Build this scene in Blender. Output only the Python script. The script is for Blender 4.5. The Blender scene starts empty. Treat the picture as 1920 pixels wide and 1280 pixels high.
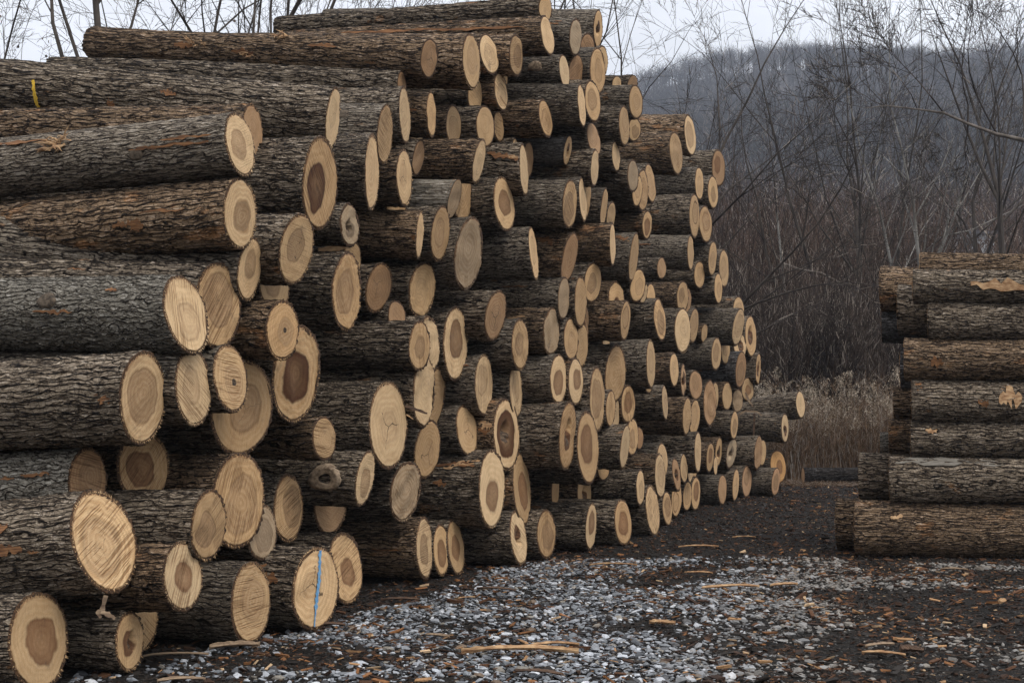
import bpy, math, random
import numpy as np

# ------------------------------------------------------------------ camera, sky, sun, exposure
scene = bpy.context.scene
COL = scene.collection
rng = np.random.default_rng(11)
random.seed(11)
PITCH = math.atan(130.0 / 2667.0)
cam_data = bpy.data.cameras.new('camera')
cam_data.lens = 50.0
cam_data.sensor_width = 36.0
cam_data.clip_start = 0.1
cam_data.clip_end = 5000.0
cam = bpy.data.objects.new('camera', cam_data)
cam.location = (0, 0, 1.6)
cam.rotation_euler = (math.pi / 2 + PITCH, 0, 0)
COL.objects.link(cam)
scene.camera = cam

SUN_EL, SUN_AZ = math.radians(58), math.radians(135)      # azimuth clockwise from +Y (behind the camera, to the right)
world = bpy.data.worlds.new('World')
scene.world = world
world.use_nodes = True
wn, wl = world.node_tree.nodes, world.node_tree.links
wn.clear()
w_out = wn.new('ShaderNodeOutputWorld')
w_bg = wn.new('ShaderNodeBackground')
sky = wn.new('ShaderNodeTexSky')
sky.sky_type = 'NISHITA'
sky.sun_disc = False
sky.sun_elevation = SUN_EL
sky.sun_rotation = SUN_AZ
sky.dust_density = 4.0
# overcast: the blue sky is mostly hidden by an even pale cloud deck with faint soft folds
w_tc = wn.new('ShaderNodeTexCoord')
w_map = wn.new('ShaderNodeMapping'); w_map.inputs['Scale'].default_value = (1.2, 1.2, 5.0)
w_noise = wn.new('ShaderNodeTexNoise'); w_noise.inputs['Scale'].default_value = 2.2; w_noise.inputs['Detail'].default_value = 5.0
w_ramp = wn.new('ShaderNodeValToRGB')
w_ramp.color_ramp.elements[0].position = 0.32; w_ramp.color_ramp.elements[0].color = (7.0, 7.2, 7.7, 1)
w_ramp.color_ramp.elements[1].position = 0.70; w_ramp.color_ramp.elements[1].color = (8.8, 9.0, 9.4, 1)
w_mix = wn.new('ShaderNodeMixRGB'); w_mix.inputs[0].default_value = 0.90
wl.new(w_tc.outputs['Generated'], w_map.inputs[0]); wl.new(w_map.outputs[0], w_noise.inputs['Vector'])
wl.new(w_noise.outputs['Fac'], w_ramp.inputs[0])
wl.new(sky.outputs[0], w_mix.inputs[1]); wl.new(w_ramp.outputs[0], w_mix.inputs[2])
# overcast luminance: the cloud deck is about three times brighter overhead than at the horizon
w_sep = wn.new('ShaderNodeSeparateXYZ'); wl.new(w_tc.outputs['Generated'], w_sep.inputs[0])
w_el = wn.new('ShaderNodeMapRange'); w_el.inputs[1].default_value = -.02; w_el.inputs[2].default_value = 1.0
w_el.inputs[3].default_value = .80; w_el.inputs[4].default_value = 2.3
w_mul = wn.new('ShaderNodeMixRGB'); w_mul.blend_type = 'MULTIPLY'; w_mul.inputs[0].default_value = 1.0
wl.new(w_sep.outputs[2], w_el.inputs[0]); wl.new(w_mix.outputs[0], w_mul.inputs[1]); wl.new(w_el.outputs[0], w_mul.inputs[2])
wl.new(w_mul.outputs[0], w_bg.inputs['Color'])
w_bg.inputs['Strength'].default_value = 0.115
wl.new(w_bg.outputs[0], w_out.inputs[0])

sun_data = bpy.data.lights.new('sun', 'SUN')
sun_data.energy = 1.5
sun_data.angle = math.radians(18)
sun_data.color = (1.0, 0.95, 0.88)
sun = bpy.data.objects.new('sun', sun_data)
# direction towards the sun
sd = (math.sin(SUN_AZ) * math.cos(SUN_EL), math.cos(SUN_AZ) * math.cos(SUN_EL), math.sin(SUN_EL))
from mathutils import Vector, Matrix
sun.rotation_euler = Vector(sd).to_track_quat('Z', 'Y').to_euler()
COL.objects.link(sun)
scene.view_settings.view_transform = 'Standard'
scene.view_settings.look = 'None'
scene.view_settings.exposure = 0.0
scene.view_settings.gamma = 1.0
scene.view_settings.use_curve_mapping = False
scene.cycles.volume_bounces = 0
scene.cycles.max_bounces = 6

# ------------------------------------------------------------------ helpers
def tag(o, label=None, cat=None, group=None, kind=None):
    if label: o['label'] = label
    if cat: o['category'] = cat
    if group: o['group'] = group
    if kind: o['kind'] = kind
    return o

def mesh_from(name, V, F, mats=(), smooth=True, mat_idx=None, uv=None):
    """V (n,3) array; F list of (m,k) index arrays with k = 3 or 4."""
    me = bpy.data.meshes.new(name)
    V = np.asarray(V, dtype=np.float32)
    Fs = [np.asarray(f, dtype=np.int32) for f in (F if isinstance(F, (list, tuple)) else [F]) if len(f)]
    me.vertices.add(len(V)); me.vertices.foreach_set('co', V.ravel())
    loops = np.concatenate([f.ravel() for f in Fs])
    tot = np.concatenate([np.full(len(f), f.shape[1], dtype=np.int32) for f in Fs])
    start = np.concatenate([[0], np.cumsum(tot)[:-1]]).astype(np.int32)
    me.loops.add(len(loops)); me.loops.foreach_set('vertex_index', loops)
    me.polygons.add(len(tot)); me.polygons.foreach_set('loop_start', start); me.polygons.foreach_set('loop_total', tot)
    if mat_idx is not None: me.polygons.foreach_set('material_index', np.asarray(mat_idx, dtype=np.int32))
    me.polygons.foreach_set('use_smooth', np.full(len(tot), bool(smooth)))
    if uv is not None:
        l = me.uv_layers.new(name='UVMap')
        l.data.foreach_set('uv', np.asarray(uv, dtype=np.float32)[loops].ravel())
    for m in mats: me.materials.append(m)
    me.update(calc_edges=True)
    return me

def add_obj(name, me, parent=None, matrix=None):
    o = bpy.data.objects.new(name, me)
    COL.objects.link(o)
    if parent is not None: o.parent = parent
    if matrix is not None: o.matrix_local = matrix
    return o

def tubes(S, k=4, caps=False):
    """S (n,8): p0 xyz, p1 xyz, r0, r1 -> verts, quads (vectorised)."""
    S = np.asarray(S, dtype=np.float64)
    p0, p1, r0, r1 = S[:, 0:3], S[:, 3:6], S[:, 6], S[:, 7]
    d = p1 - p0; d /= (np.linalg.norm(d, axis=1)[:, None] + 1e-9)
    ref = np.where(np.abs(d[:, 2:3]) < .9, np.array([[0, 0, 1.0]]), np.array([[1.0, 0, 0]]))
    a = np.cross(d, ref); a /= np.linalg.norm(a, axis=1)[:, None]
    b = np.cross(d, a)
    th = np.arange(k) * 2 * math.pi / k
    ring = a[:, None, :] * np.cos(th)[None, :, None] + b[:, None, :] * np.sin(th)[None, :, None]
    A = p0[:, None, :] + ring * r0[:, None, None]; B = p1[:, None, :] + ring * r1[:, None, None]
    V = np.concatenate([A, B], axis=1).reshape(-1, 3)
    n = len(S); base = (np.arange(n) * 2 * k)[:, None]
    j = np.arange(k); jn = (j + 1) % k
    Q = np.stack([base + j, base + jn, base + k + jn, base + k + j], axis=2).reshape(-1, 4)
    return V, Q

# ------------------------------------------------------------------ node helpers
class NT:
    def __init__(self, name):
        self.m = bpy.data.materials.new(name); self.m.use_nodes = True
        self.n, self.l = self.m.node_tree.nodes, self.m.node_tree.links
        self.n.clear()
        self.out = self.n.new('ShaderNodeOutputMaterial')
        self.p = self.n.new('ShaderNodeBsdfPrincipled')
        self.l.new(self.p.outputs[0], self.out.inputs['Surface'])
    def put(self, sock, v):
        if isinstance(v, bpy.types.NodeSocket): self.l.new(v, sock)
        elif v is not None: sock.default_value = v
    def math(self, op, a, b=None, c=None, clamp=False):
        n = self.n.new('ShaderNodeMath'); n.operation = op; n.use_clamp = clamp
        self.put(n.inputs[0], a)
        if b is not None: self.put(n.inputs[1], b)
        if c is not None: self.put(n.inputs[2], c)
        return n.outputs[0]
    def vmath(self, op, a, b=None):
        n = self.n.new('ShaderNodeVectorMath'); n.operation = op
        self.put(n.inputs[0], a)
        if b is not None: self.put(n.inputs[3 if op == 'SCALE' else 1], b)
        return n.outputs['Value'] if op in ('LENGTH', 'DOT_PRODUCT') else n.outputs[0]
    def coord(self, kind='Object'): return self.n.new('ShaderNodeTexCoord').outputs[kind]
    def map(self, v, scale=(1, 1, 1), rot=(0, 0, 0), loc=(0, 0, 0)):
        n = self.n.new('ShaderNodeMapping'); self.put(n.inputs['Vector'], v)
        self.put(n.inputs['Scale'], scale); self.put(n.inputs['Rotation'], rot); self.put(n.inputs['Location'], loc)
        return n.outputs[0]
    def noise(self, v, s=5, d=2, r=.5, w=None, color=False, dist=0):
        n = self.n.new('ShaderNodeTexNoise')
        if w is not None: n.noise_dimensions = '4D'; self.put(n.inputs['W'], w)
        self.put(n.inputs['Vector'], v); self.put(n.inputs['Scale'], s); self.put(n.inputs['Detail'], d); self.put(n.inputs['Roughness'], r)
        self.put(n.inputs['Distortion'], dist)
        return n.outputs['Color' if color else 'Fac']
    def voro(self, v, s=5, feat='DISTANCE_TO_EDGE', out='Distance', rand=1):
        n = self.n.new('ShaderNodeTexVoronoi'); n.feature = feat
        self.put(n.inputs['Vector'], v); self.put(n.inputs['Scale'], s); self.put(n.inputs['Randomness'], rand)
        return n.outputs[out]
    def ramp(self, f, stops, interp='LINEAR'):
        n = self.n.new('ShaderNodeValToRGB'); self.put(n.inputs[0], f); r = n.color_ramp; r.interpolation = interp
        while len(r.elements) < len(stops): r.elements.new(.5)
        for e, (p, c) in zip(r.elements, stops):
            e.position = p; e.color = (c, c, c, 1) if not isinstance(c, tuple) else (*c, 1)
        return n.outputs[0]
    def mix(self, f, a, b, mode='MIX'):
        n = self.n.new('ShaderNodeMixRGB'); n.blend_type = mode
        self.put(n.inputs[0], f)
        self.put(n.inputs[1], (*a, 1) if isinstance(a, tuple) else a); self.put(n.inputs[2], (*b, 1) if isinstance(b, tuple) else b)
        return n.outputs[0]
    def attr(self, name, out='Fac', typ='OBJECT'):
        n = self.n.new('ShaderNodeAttribute'); n.attribute_type = typ; n.attribute_name = name
        return n.outputs[out]
    def info(self, out): return self.n.new('ShaderNodeObjectInfo').outputs[out]
    def sstep(self, v, a, b):
        n = self.n.new('ShaderNodeMapRange'); n.interpolation_type = 'SMOOTHSTEP'
        self.put(n.inputs[0], v); self.put(n.inputs[1], a); self.put(n.inputs[2], b)
        return n.outputs[0]
    def bump(self, h, dist=.01, strength=1):
        n = self.n.new('ShaderNodeBump'); self.put(n.inputs['Height'], h); n.inputs['Distance'].default_value = dist
        n.inputs['Strength'].default_value = strength
        self.l.new(n.outputs[0], self.p.inputs['Normal'])
    def base(self, c, rough=.85, spec=.3):
        self.put(self.p.inputs['Base Color'], (*c, 1) if isinstance(c, tuple) else c)
        self.put(self.p.inputs['Roughness'], rough); self.put(self.p.inputs['Specular IOR Level'], spec)

# ------------------------------------------------------------------ materials
def bark_material(name, crest, mid, low, patch=.64, wet=0.0, disp=.024, axial=2.9, trans=22.0, orange=(.17, .088, .040)):
    t = NT(name)
    rnd = t.info('Random')
    off = t.vmath('SCALE', (37.1, 17.3, 29.7), rnd)
    co = t.vmath('ADD', t.coord(), off)
    wv = t.vmath('SCALE', t.vmath('SUBTRACT', t.noise(co, 4.5, 2, color=True), (.5, .5, .5)), .09)
    cw = t.vmath('ADD', co, wv)
    # long interlacing furrows run along the log where a stretched noise crosses its middle value
    na = t.noise(t.map(cw, (axial, trans, trans)), 1.0, 2.5, .55)
    nb = t.noise(t.map(cw, (axial * 2.3, trans * 2.1, trans * 2.1), loc=(3, 7, 1)), 1.0, 3, .6)
    fa = t.sstep(t.math('ABSOLUTE', t.math('SUBTRACT', na, .5)), .002, .088)
    fb = t.sstep(t.math('ABSOLUTE', t.math('SUBTRACT', nb, .5)), .0, .06)
    cell = t.noise(t.map(co, (9, 9, 9)), 1.0, 3, .6, color=True)
    f1 = t.noise(t.map(cw, (30, 90, 90)), 1.0, 4, .65)
    br = t.voro(t.map(cw, (20, trans * .8, trans * .8)), 1.0)
    # plates lie in wavy rows along the log: bands around the girth, pushed about by stretched noise
    sp = t.n.new('ShaderNodeSeparateXYZ'); t.l.new(t.coord(), sp.inputs[0])
    fl_ = t.attr('seam_side')
    an = t.n.new('ShaderNodeMath'); an.operation = 'ARCTAN2'
    t.l.new(t.math('MULTIPLY', sp.outputs[2], fl_), an.inputs[0]); t.l.new(t.math('MULTIPLY', sp.outputs[1], t.math('MULTIPLY', fl_, -1.0)), an.inputs[1])
    wx = t.noise(t.map(cw, (axial * .9, 9, 9)), 1.0, 2, .5)
    phs = t.math('ADD', t.math('MULTIPLY', an.outputs[0], t.attr('girth_rows')), t.math('MULTIPLY', wx, 11.0))
    wav = t.math('ABSOLUTE', t.math('SINE', phs))
    fw = t.sstep(wav, .02, .50)
    h = t.math('ADD', t.math('MULTIPLY', t.math('MULTIPLY', fw, t.sstep(fa, -.6, 1.0)), .56), t.math('MULTIPLY', fb, .18))
    h = t.math('ADD', h, t.math('MULTIPLY', f1, .24))
    h = t.math('SUBTRACT', h, t.math('MULTIPLY', t.math('SUBTRACT', 1.0, t.sstep(br, .0, .10)), .15), clamp=True)
    col = t.ramp(h, [(.0, tuple(x * .3 for x in low)), (.28, low), (.50, mid), (.76, tuple(.5 * m + .5 * c for m, c in zip(mid, crest))), (.95, crest)])
    # every plate a little different, and every log too
    lum = t.math('ADD', .62, t.math('MULTIPLY', t.vmath('DOT_PRODUCT', cell, (.35, .35, .3)), .76))
    lum = t.math('MULTIPLY', lum, t.math('ADD', .75, t.math('MULTIPLY', rnd, .5)))
    col = t.mix(1.0, col, lum, 'MULTIPLY')
    # rubbed, flaked patches of brown inner bark
    pn = t.noise(t.map(co, (1.3, 3, 3)), 1.6, 4, .65)
    pm = t.sstep(pn, patch, patch + .07)
    oc = t.mix(1.0, t.ramp(h, [(.2, tuple(x * .2 for x in orange)), (.55, orange), (.9, tuple(min(1, x * 2.1) for x in orange))]), lum, 'MULTIPLY')
    col = t.mix(t.math('MULTIPLY', pm, .85), col, oc)
    # pale dashes on the plate crests: sheen highlights painted into the colour
    fl = t.math('MULTIPLY', t.sstep(t.noise(t.map(co, (11, 60, 60)), 1.0, 2), .56, .64), t.sstep(h, .60, .80))
    col = t.mix(t.math('MULTIPLY', fl, .7), col, tuple(min(1, x * 1.3 + .08) for x in crest))
    rough = t.math('SUBTRACT', .88 - wet * .35, t.math('MULTIPLY', fl, .25))
    t.base(col, rough, max(0, .18 + wet * .3))
    t.bump(h, disp * .9, 1.0)
    if disp > 0:
        d = t.n.new('ShaderNodeDisplacement'); t.put(d.inputs['Height'], h); d.inputs['Midlevel'].default_value = .62; d.inputs['Scale'].default_value = disp
        t.l.new(d.outputs[0], t.out.inputs['Displacement'])
        t.m.displacement_method = 'BOTH'
        for nd in list(t.n):
            if nd.bl_idname == 'ShaderNodeBump': t.n.remove(nd)
    return t.m

M = {}
M['bark'] = bark_material('furrowed_bark', (.27, .215, .155), (.048, .034, .0225), (.005, .0036, .0026))
M['bark_grey'] = bark_material('grey_lichen_bark', (.27, .245, .20), (.105, .090, .070), (.016, .013, .010), patch=.75, axial=7, trans=30)
M['bark_warm'] = bark_material('warm_brown_bark', (.28, .19, .115), (.054, .034, .020), (.0055, .0038, .0026), patch=.60)
M['bark_fine'] = bark_material('fine_ridged_bark', (.24, .20, .15), (.052, .039, .028), (.006, .0045, .0035), patch=.68, disp=.014, axial=4.2, trans=34.0)
M['bark_black'] = bark_material('blackened_bark', (.05, .045, .04), (.016, .013, .012), (.005, .004, .004), patch=.95, wet=-.5)
M['bark_wet_and_shade'] = bark_material('wet_and_shade_black_bark', (.16, .15, .145), (.028, .023, .020), (.007, .006, .005), patch=.9, wet=.45)  # bark of the wet log; also paints shade onto right-stack logs

def wood_weathered(name, a, b):
    t = NT(name)
    co = t.vmath('ADD', t.coord(), t.vmath('SCALE', (7.1, 3.3, 9.7), t.info('Random')))
    f = t.noise(t.map(co, (2.5, 30, 30)), 1.0, 5, .65)
    g = t.noise(co, 4, 3)
    col = t.mix(f, a, b)
    col = t.mix(t.sstep(g, .5, .7), col, (.10, .085, .07))
    t.base(col, .9, .2); t.bump(f, .006)
    return t.m
M['weathered'] = bark_material('weathered_bare_wood', (.38, .34, .28), (.24, .21, .165), (.07, .052, .036), patch=.62, disp=.007, axial=1.6, trans=22, orange=(.08, .07, .055))
M['smooth_dark'] = bark_material('smooth_dark_bark', (.10, .092, .082), (.040, .035, .031), (.014, .012, .010), patch=.60, disp=.006, axial=5, trans=16, orange=(.12, .11, .095))

def end_material():
    """sawn log end: UV in [-1,1] across the face; everything else from the object's own properties"""
    t = NT('sawn_log_end')
    rnd = t.info('Random')
    uv = t.coord('UV')
    off = t.vmath('SCALE', (13.7, 31.1, 0.0), rnd)
    w = t.math('MULTIPLY', rnd, 41.0)
    R = t.attr('end_radius')
    # physical coordinates in metres
    pm = t.vmath('ADD', t.vmath('SCALE', uv, R), off)
    warp = t.vmath('SCALE', t.vmath('SUBTRACT', t.noise(uv, 1.5, 2.5, w=w, color=True), (.5, .5, .5)), .46)
    warp2 = t.vmath('SCALE', t.vmath('SUBTRACT', t.noise(uv, 5.0, 2, w=w, color=True), (.5, .5, .5)), .05)
    pith = t.attr('pith_offset', 'Vector')
    c = t.vmath('ADD', t.vmath('ADD', t.vmath('SUBTRACT', uv, pith), warp), warp2)
    c = t.vmath('MULTIPLY', c, (1, 1, 0))
    r = t.vmath('LENGTH', c)
    hr = t.attr('heart_radius'); hd = t.attr('heart_dark'); ringd = t.attr('ring_dark')
    sap = t.info('Color')
    inside = t.sstep(r, t.math('ADD', hr, .035), t.math('SUBTRACT', hr, .035))
    heart = t.attr('heart_colour', 'Color')
    hv = t.mix(t.math('MULTIPLY', t.sstep(r, hr, 0.0), .45), heart, t.mix(.55, heart, sap))
    hv = t.mix(t.math('MULTIPLY', t.sstep(t.noise(uv, 2.2, 4, .65, w=w), .40, .72), .38), hv, t.mix(1.0, heart, (.42, .30, .20), 'MULTIPLY'))
    col = t.mix(t.math('MULTIPLY', inside, hd), sap, hv)
    # darker boundary band at the edge of the heartwood
    band = t.math('SUBTRACT', 1.0, t.math('MULTIPLY', t.math('ABSOLUTE', t.math('SUBTRACT', r, hr)), t.attr('ring_sharp')), clamp=True)
    col = t.mix(t.math('MULTIPLY', band, ringd), col, t.mix(1.0, heart, (.35, .25, .18), 'MULTIPLY'))
    # growth rings: uneven spacing
    rr = t.math('ADD', t.math('MULTIPLY', r, t.math('MULTIPLY', R, 900.0)), t.math('MULTIPLY', t.noise(uv, 3.0, 1, w=w), 5.0))
    cmb = t.n.new('ShaderNodeCombineXYZ'); t.put(cmb.inputs[0], t.math('MULTIPLY', r, t.math('MULTIPLY', R, 85.0))); t.put(cmb.inputs[1], t.math('MULTIPLY', t.noise(uv, 2.0, 1, w=w), 1.6)); t.put(cmb.inputs[2], w)
    gr = t.math('MULTIPLY', t.math('SUBTRACT', t.noise(cmb.outputs[0], 1.0, 3, .7), .5), 3.2, clamp=False)
    rr2 = t.math('SINE', t.math('ADD', t.math('MULTIPLY', r, 43.0), t.math('MULTIPLY', t.noise(c, 2.0, 2), 9.0)))
    g = t.math('ADD', t.math('MULTIPLY', gr, .5), t.math('MULTIPLY', rr2, .5))
    col = t.mix(t.math('MULTIPLY', t.math('ADD', t.math('MULTIPLY', g, .5), .5, clamp=True), t.attr('ring_strength')), col, t.mix(1.0, col, (.62, .50, .38), 'MULTIPLY'))
    # saw kerf lines, slightly curved
    ang = t.math('MULTIPLY', rnd, 37.0)
    rot = t.n.new('ShaderNodeVectorRotate'); rot.rotation_type = 'Z_AXIS'
    t.put(rot.inputs['Vector'], pm); t.put(rot.inputs['Angle'], ang)
    sx = t.n.new('ShaderNodeSeparateXYZ'); t.l.new(rot.outputs[0], sx.inputs[0])
    yy = t.math('ADD', sx.outputs[1], t.math('MULTIPLY', t.math('POWER', sx.outputs[0], 2), .03))
    yy = t.math('ADD', yy, t.math('MULTIPLY', t.noise(pm, 6, 1), .012))
    kv = t.n.new('ShaderNodeCombineXYZ'); t.put(kv.inputs[0], t.math('MULTIPLY', sx.outputs[0], 2.5)); t.put(kv.inputs[1], t.math('MULTIPLY', yy, t.attr('saw_freq')))
    sl = t.sstep(t.noise(kv.outputs[0], 1.0, 1.5, .6), .47, .62)
    patchy = t.sstep(t.noise(pm, 5, 2), .36, .52)
    sl = t.math('MULTIPLY', t.math('MULTIPLY', sl, patchy), t.attr('saw_strength'))
    col = t.mix(t.math('MULTIPLY', sl, .75), col, t.mix(1.0, col, (.30, .22, .15), 'MULTIPLY'))
    # fine fibre speckle, and long scratches along the cut
    fine = t.noise(t.map(rot.outputs[0], (12, 160, 1)), 1.0, 4, .6)
    speck = t.noise(pm, 120, 3, .7)
    blot = t.noise(pm, 7.0, 4, .6)
    col = t.mix(.30, col, t.mix(1.0, col, t.ramp(fine, [(.3, .45), (.7, 1.35)]), 'MULTIPLY'))
    col = t.mix(.35, col, t.mix(1.0, col, t.ramp(speck, [(.3, .55), (.7, 1.4)]), 'MULTIPLY'))
    col = t.mix(t.math('MULTIPLY', t.sstep(blot, .44, .78), .45), col, t.mix(1.0, col, (.66, .57, .48), 'MULTIPLY'))
    # radial drying cracks
    at = t.n.new('ShaderNodeMath'); at.operation = 'ARCTAN2'
    s2 = t.n.new('ShaderNodeSeparateXYZ'); t.l.new(c, s2.inputs[0]); t.l.new(s2.outputs[1], at.inputs[0]); t.l.new(s2.outputs[0], at.inputs[1])
    an = t.math('ADD', t.math('MULTIPLY', at.outputs[0], 1.0), t.math('MULTIPLY', t.noise(uv, 4, 2, w=w), 1.1))
    cr = t.math('ABSOLUTE', t.math('SINE', t.math('ADD', t.math('MULTIPLY', an, 1.5), w)))
    crack = t.math('LESS_THAN', t.math('MULTIPLY', cr, r), t.math('MULTIPLY', t.attr('crack'), .014))
    crack = t.math('MULTIPLY', crack, t.math('LESS_THAN', r, .55))
    col = t.mix(t.math('MULTIPLY', crack, .85), col, (.05, .03, .018))
    # pith
    pr = t.attr('pith_size')
    pmk = t.sstep(t.math('ADD', r, t.math('MULTIPLY', t.noise(uv, 11, 3, .7, w=w), .12)), t.math('ADD', pr, .07), t.math('ADD', pr, .03))
    pin = t.math('MULTIPLY', t.sstep(t.noise(uv, 16, 3, .7, w=w), .42, .60), .8)
    col = t.mix(t.math('MULTIPLY', pmk, t.attr('pith_dark')), col, t.mix(pin, (.025, .018, .013), (.16, .11, .07)))
    # grubby, darker rim just inside the bark
    ru = t.vmath('LENGTH', t.vmath('MULTIPLY', uv, (1, 1, 0)))
    col = t.mix(t.math('MULTIPLY', t.sstep(t.math('ADD', ru, t.math('MULTIPLY', t.noise(uv, 9, 3, .6, w=w), .10)), 1.0, 1.055), .85), col, (.13, .065, .03))
    col = t.mix(t.math('MULTIPLY', t.sstep(t.noise(uv, 1.7, 5, .7, w=t.math('ADD', w, 5.0)), .56, .76), t.attr('dirt')), col, (.085, .065, .05))
    t.base(col, .82, .25)
    h = t.math('ADD', t.math('ADD', t.math('MULTIPLY', sl, -1.0), t.math('MULTIPLY', fine, .5)), t.math('MULTIPLY', speck, .3))
    t.bump(h, .004, .7)
    return t.m
M['end'] = end_material()

def plain(name, c1, c2, scale=8, rough=.85, spec=.25, stretch=(1, 1, 1), bump=.003, island=None):
    t = NT(name)
    f = t.noise(t.map(t.coord(), stretch), scale, 4, .6)
    c = t.mix(t.sstep(f, .3, .7), c1, c2)
    if island:      # every stem has a tone of its own, a few are bleached
        ri = t.n.new('ShaderNodeNewGeometry').outputs['Random Per Island']
        c = t.mix(1.0, c, t.ramp(ri, [(.0, .35), (.6, 1.0), (1.0, 1.5)]), 'MULTIPLY')
        c = t.mix(t.math('GREATER_THAN', ri, 1.0 - island), c, (.30, .255, .21))
    t.base(c, rough, spec)
    if bump: t.bump(f, bump)
    return t.m
M['bark_edge'] = plain('bark_cross_section', (.016, .010, .007), (.11, .058, .028), 70)
M['blue'] = plain('blue_marking_paint', (.06, .22, .45), (.22, .38, .52), 40, bump=0)
M['yellow'] = plain('yellow_marking_paint', (.42, .25, .02), (.62, .40, .05), 60, bump=0)
M['splinter'] = plain('fresh_splintered_wood', (.20, .10, .045), (.46, .30, .16), 30, stretch=(.4, 1, 1))
M['strip'] = plain('loose_bark_strip', (.11, .07, .045), (.32, .23, .145), 14, stretch=(.25, 3, 3))
M['strip_dark'] = plain('loose_dark_bark_strip', (.035, .023, .017), (.12, .07, .042), 20, stretch=(.25, 3, 3))
M['scar'] = plain('healed_scar_bark', (.035, .026, .018), (.12, .09, .062), 34)
M['knot_in'] = plain('knot_hole', (.012, .008, .006), (.03, .02, .014), 40)
M['knot'] = plain('knot_wood', (.13, .09, .058), (.36, .27, .18), 34)

# ------------------------------------------------------------------ one log
TONES = dict(p=(.70, .50, .285), t=(.58, .39, .205), b=(.43, .27, .145), g=(.44, .33, .21), o=(.52, .30, .12), r=(.47, .285, .155))
HEART = {'0': (0, 0), '1': (.62, .35), '2': (.60, .75), '3': (.56, .84), '4': (.42, 1.0), '5': (.5, .25), '6': (.62, .45), '7': (.66, .3)}
BUMPY = dict()

def smooth_noise1(n, k, r, amp):
    """periodic 1D noise made of the first k harmonics"""
    th = np.linspace(0, 2 * math.pi, n, endpoint=False); s = np.zeros(n)
    for j in range(1, k + 1):
        s += (r.standard_normal() * np.cos(j * th) + r.standard_normal() * np.sin(j * th)) / (j ** .8)
    return s * amp

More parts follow.
